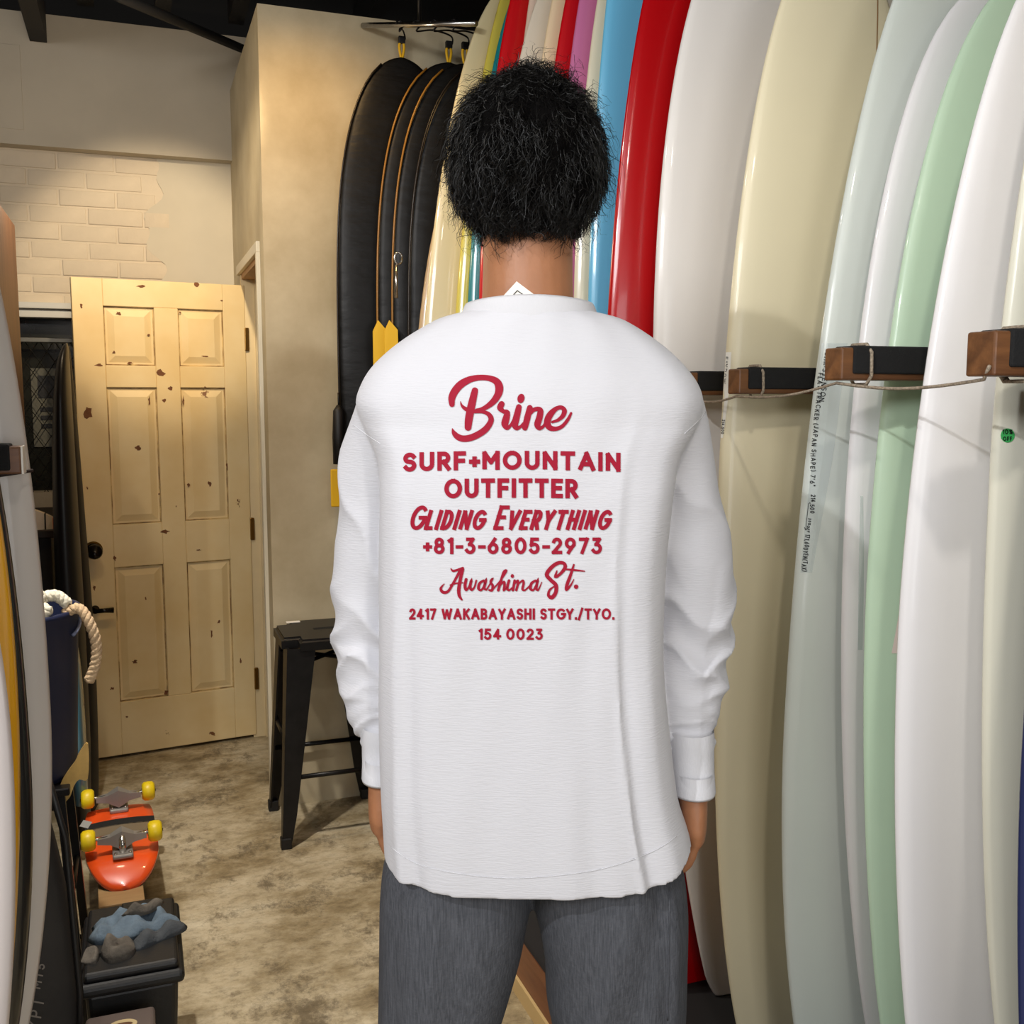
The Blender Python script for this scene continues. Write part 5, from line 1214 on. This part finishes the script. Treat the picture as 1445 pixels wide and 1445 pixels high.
# --- hair: a lumpy mass with loose curls
hc = fig(743, 222, 1.385); HR = np.array([fig(862, 222, 1.385).x-hc.x-0.004, 0.118, fig(743, 94, 1.385).z-hc.z-0.002]); HLOW = 1.30
hz_low = fig(745, 356, 1.30).z
def lump(p, sc, seed):
    r = np.random.default_rng(seed); out = np.zeros(len(p))
    for k_ in range(14):
        w = r.normal(size=3)*sc; out += np.sin(p@w+r.uniform(0, 6.28))
    return out/14**0.5
def hair_r(d):
    """outer radius factor in unit direction d (n,3): fuller at the sides, tucked in at the nape and open at the face"""
    z = d[:, 2]; y = d[:, 1]
    f = np.ones(len(d))
    f *= np.where(z < -0.30, 1-0.16*((-z-0.30)/0.70)**1.2, 1.0)
    f *= 1+0.030*lump(d, 4.0, 77)+0.020*lump(d, 9.0, 78)
    f *= 1+0.035*np.exp(-((z+0.10)/0.25)**2)*np.abs(d[:, 0])
    return f
def stretch(p):
    q = p.copy(); q[:, 2] = np.where(q[:, 2] < 0, q[:, 2]*HLOW, q[:, 2]); return q
rng = np.random.default_rng(5)
bm = bmesh.new(); bmesh.ops.create_icosphere(bm, subdivisions=6, radius=1.0); dv = np.array([v_.co[:] for v_ in bm.verts]); dv /= np.linalg.norm(dv, axis=1)[:, None]
rad = hair_r(dv)*(0.925+0.018*lump(dv, 9, 1)+0.012*lump(dv, 22, 2)+0.008*lump(dv, 50, 3))
face = np.clip((dv[:, 1]-0.35)/0.3, 0, 1)*np.clip((0.42-dv[:, 2])/0.25, 0, 1); rad = rad*(1-face)+0.60*face
pos = stretch(dv*HR*rad[:, None])+np.array(hc[:])
pos[:, 2] = np.maximum(pos[:, 2], hz_low+0.012+0.004*lump(dv, 30, 7))
for v_, p in zip(bm.verts, pos): v_.co = p
hair = bm_obj('hair', bm, mat('dark_hair_mass', (7, 6, 6), 0.95, spec=0.05), pr, True)
NS = 15000; SEG = 10
d = rng.normal(size=(NS*2, 3)); d /= np.linalg.norm(d, axis=1)[:, None]
keep = (d[:, 2] > -0.86) & ~((d[:, 1] > 0.45) & (d[:, 2] < 0.30)); d = d[keep][:NS]; NS = len(d)
cl_ = d*3.2+0.9*np.stack([lump(d, 5, 11), lump(d, 5, 12), lump(d, 5, 13)], 1)
root = stretch(d*HR*(hair_r(d)*0.87)[:, None])+np.array(hc[:])
clump = np.stack([lump(d, 14, 21), lump(d, 14, 22), lump(d, 14, 23)], 1)
down = np.array([0, 0, -1.0]); nrm = d
tang = down-nrm*(nrm@down)[:, None]
top = np.clip((d[:, 2]-0.2)/0.8, 0, 1)[:, None]
flow = tang*(0.9-0.55*top)+clump*0.55+rng.normal(size=(NS, 3))*0.32+nrm*(0.30+0.25*top)
flow /= np.linalg.norm(flow, axis=1)[:, None]
ln = rng.uniform(0.022, 0.055, NS); fly = rng.random(NS) < 0.06+0.16*np.clip(-d[:, 2]+0.1, 0, 1)*np.clip(np.abs(d[:, 0])-0.3, 0, 1); ln = np.where(fly, ln*1.45, ln)
u1 = np.cross(flow, rng.normal(size=(NS, 3))); u1 /= np.linalg.norm(u1, axis=1)[:, None]; u2 = np.cross(flow, u1)
cr = rng.uniform(0.0015, 0.0052, NS)*np.where(fly, 1.6, 1); cf = rng.uniform(6, 16, NS); ph = rng.uniform(0, 6.28, NS)
pts = []
for k_ in range(SEG+1):
    t = k_/SEG
    p = root+flow*(ln*t)[:, None]+down*(0.012*t*t)+(u1*(cr*t**0.5*np.cos(cf*t+ph))[:, None]+u2*(cr*t**0.5*np.sin(cf*t+ph))[:, None])
    q_ = (p-np.array(hc[:]))/HR; q_[:, 2] = np.where(q_[:, 2] < 0, q_[:, 2]/HLOW, q_[:, 2]); rr_ = np.linalg.norm(q_, axis=1); dd = q_/rr_[:, None]
    lim = hair_r(dd)*(1.0+0.035*lump(dd, 12, 31))+np.where(fly, 0.14, 0.0)
    f = np.where(rr_ > lim, lim/rr_+0.25*(1-lim/rr_), 1.0); p = np.array(hc[:])+(p-np.array(hc[:]))*f[:, None]
    pts.append(p)
pts = np.stack(pts, 1)
side = rng.normal(size=(NS, 3)); tv_ = pts[:, -1]-pts[:, 0]; sd = np.cross(tv_, side); sd /= np.linalg.norm(sd, axis=1)[:, None]
wd = np.linspace(1, 0.25, SEG+1)[None, :, None]*0.00055*rng.uniform(0.7, 1.3, NS)[:, None, None]
A_ = pts+sd[:, None, :]*wd; B_ = pts-sd[:, None, :]*wd
verts = np.stack([A_, B_], 2).reshape(-1, 3)
idx = (np.arange(NS)[:, None]*(2*(SEG+1))+2*np.arange(SEG)[None, :]).reshape(-1)
quads = np.stack([idx, idx+1, idx+3, idx+2], 1)
me = bpy.data.meshes.new('curls'); me.vertices.add(len(verts)); me.vertices.foreach_set('co', verts.ravel())
me.loops.add(len(quads)*4); me.loops.foreach_set('vertex_index', quads.ravel()); me.polygons.add(len(quads)); me.polygons.foreach_set('loop_start', np.arange(len(quads))*4)
me.update(calc_edges=True); cu = link('curls', me, M_hair, hair, True); cu['kind'] = 'stuff'
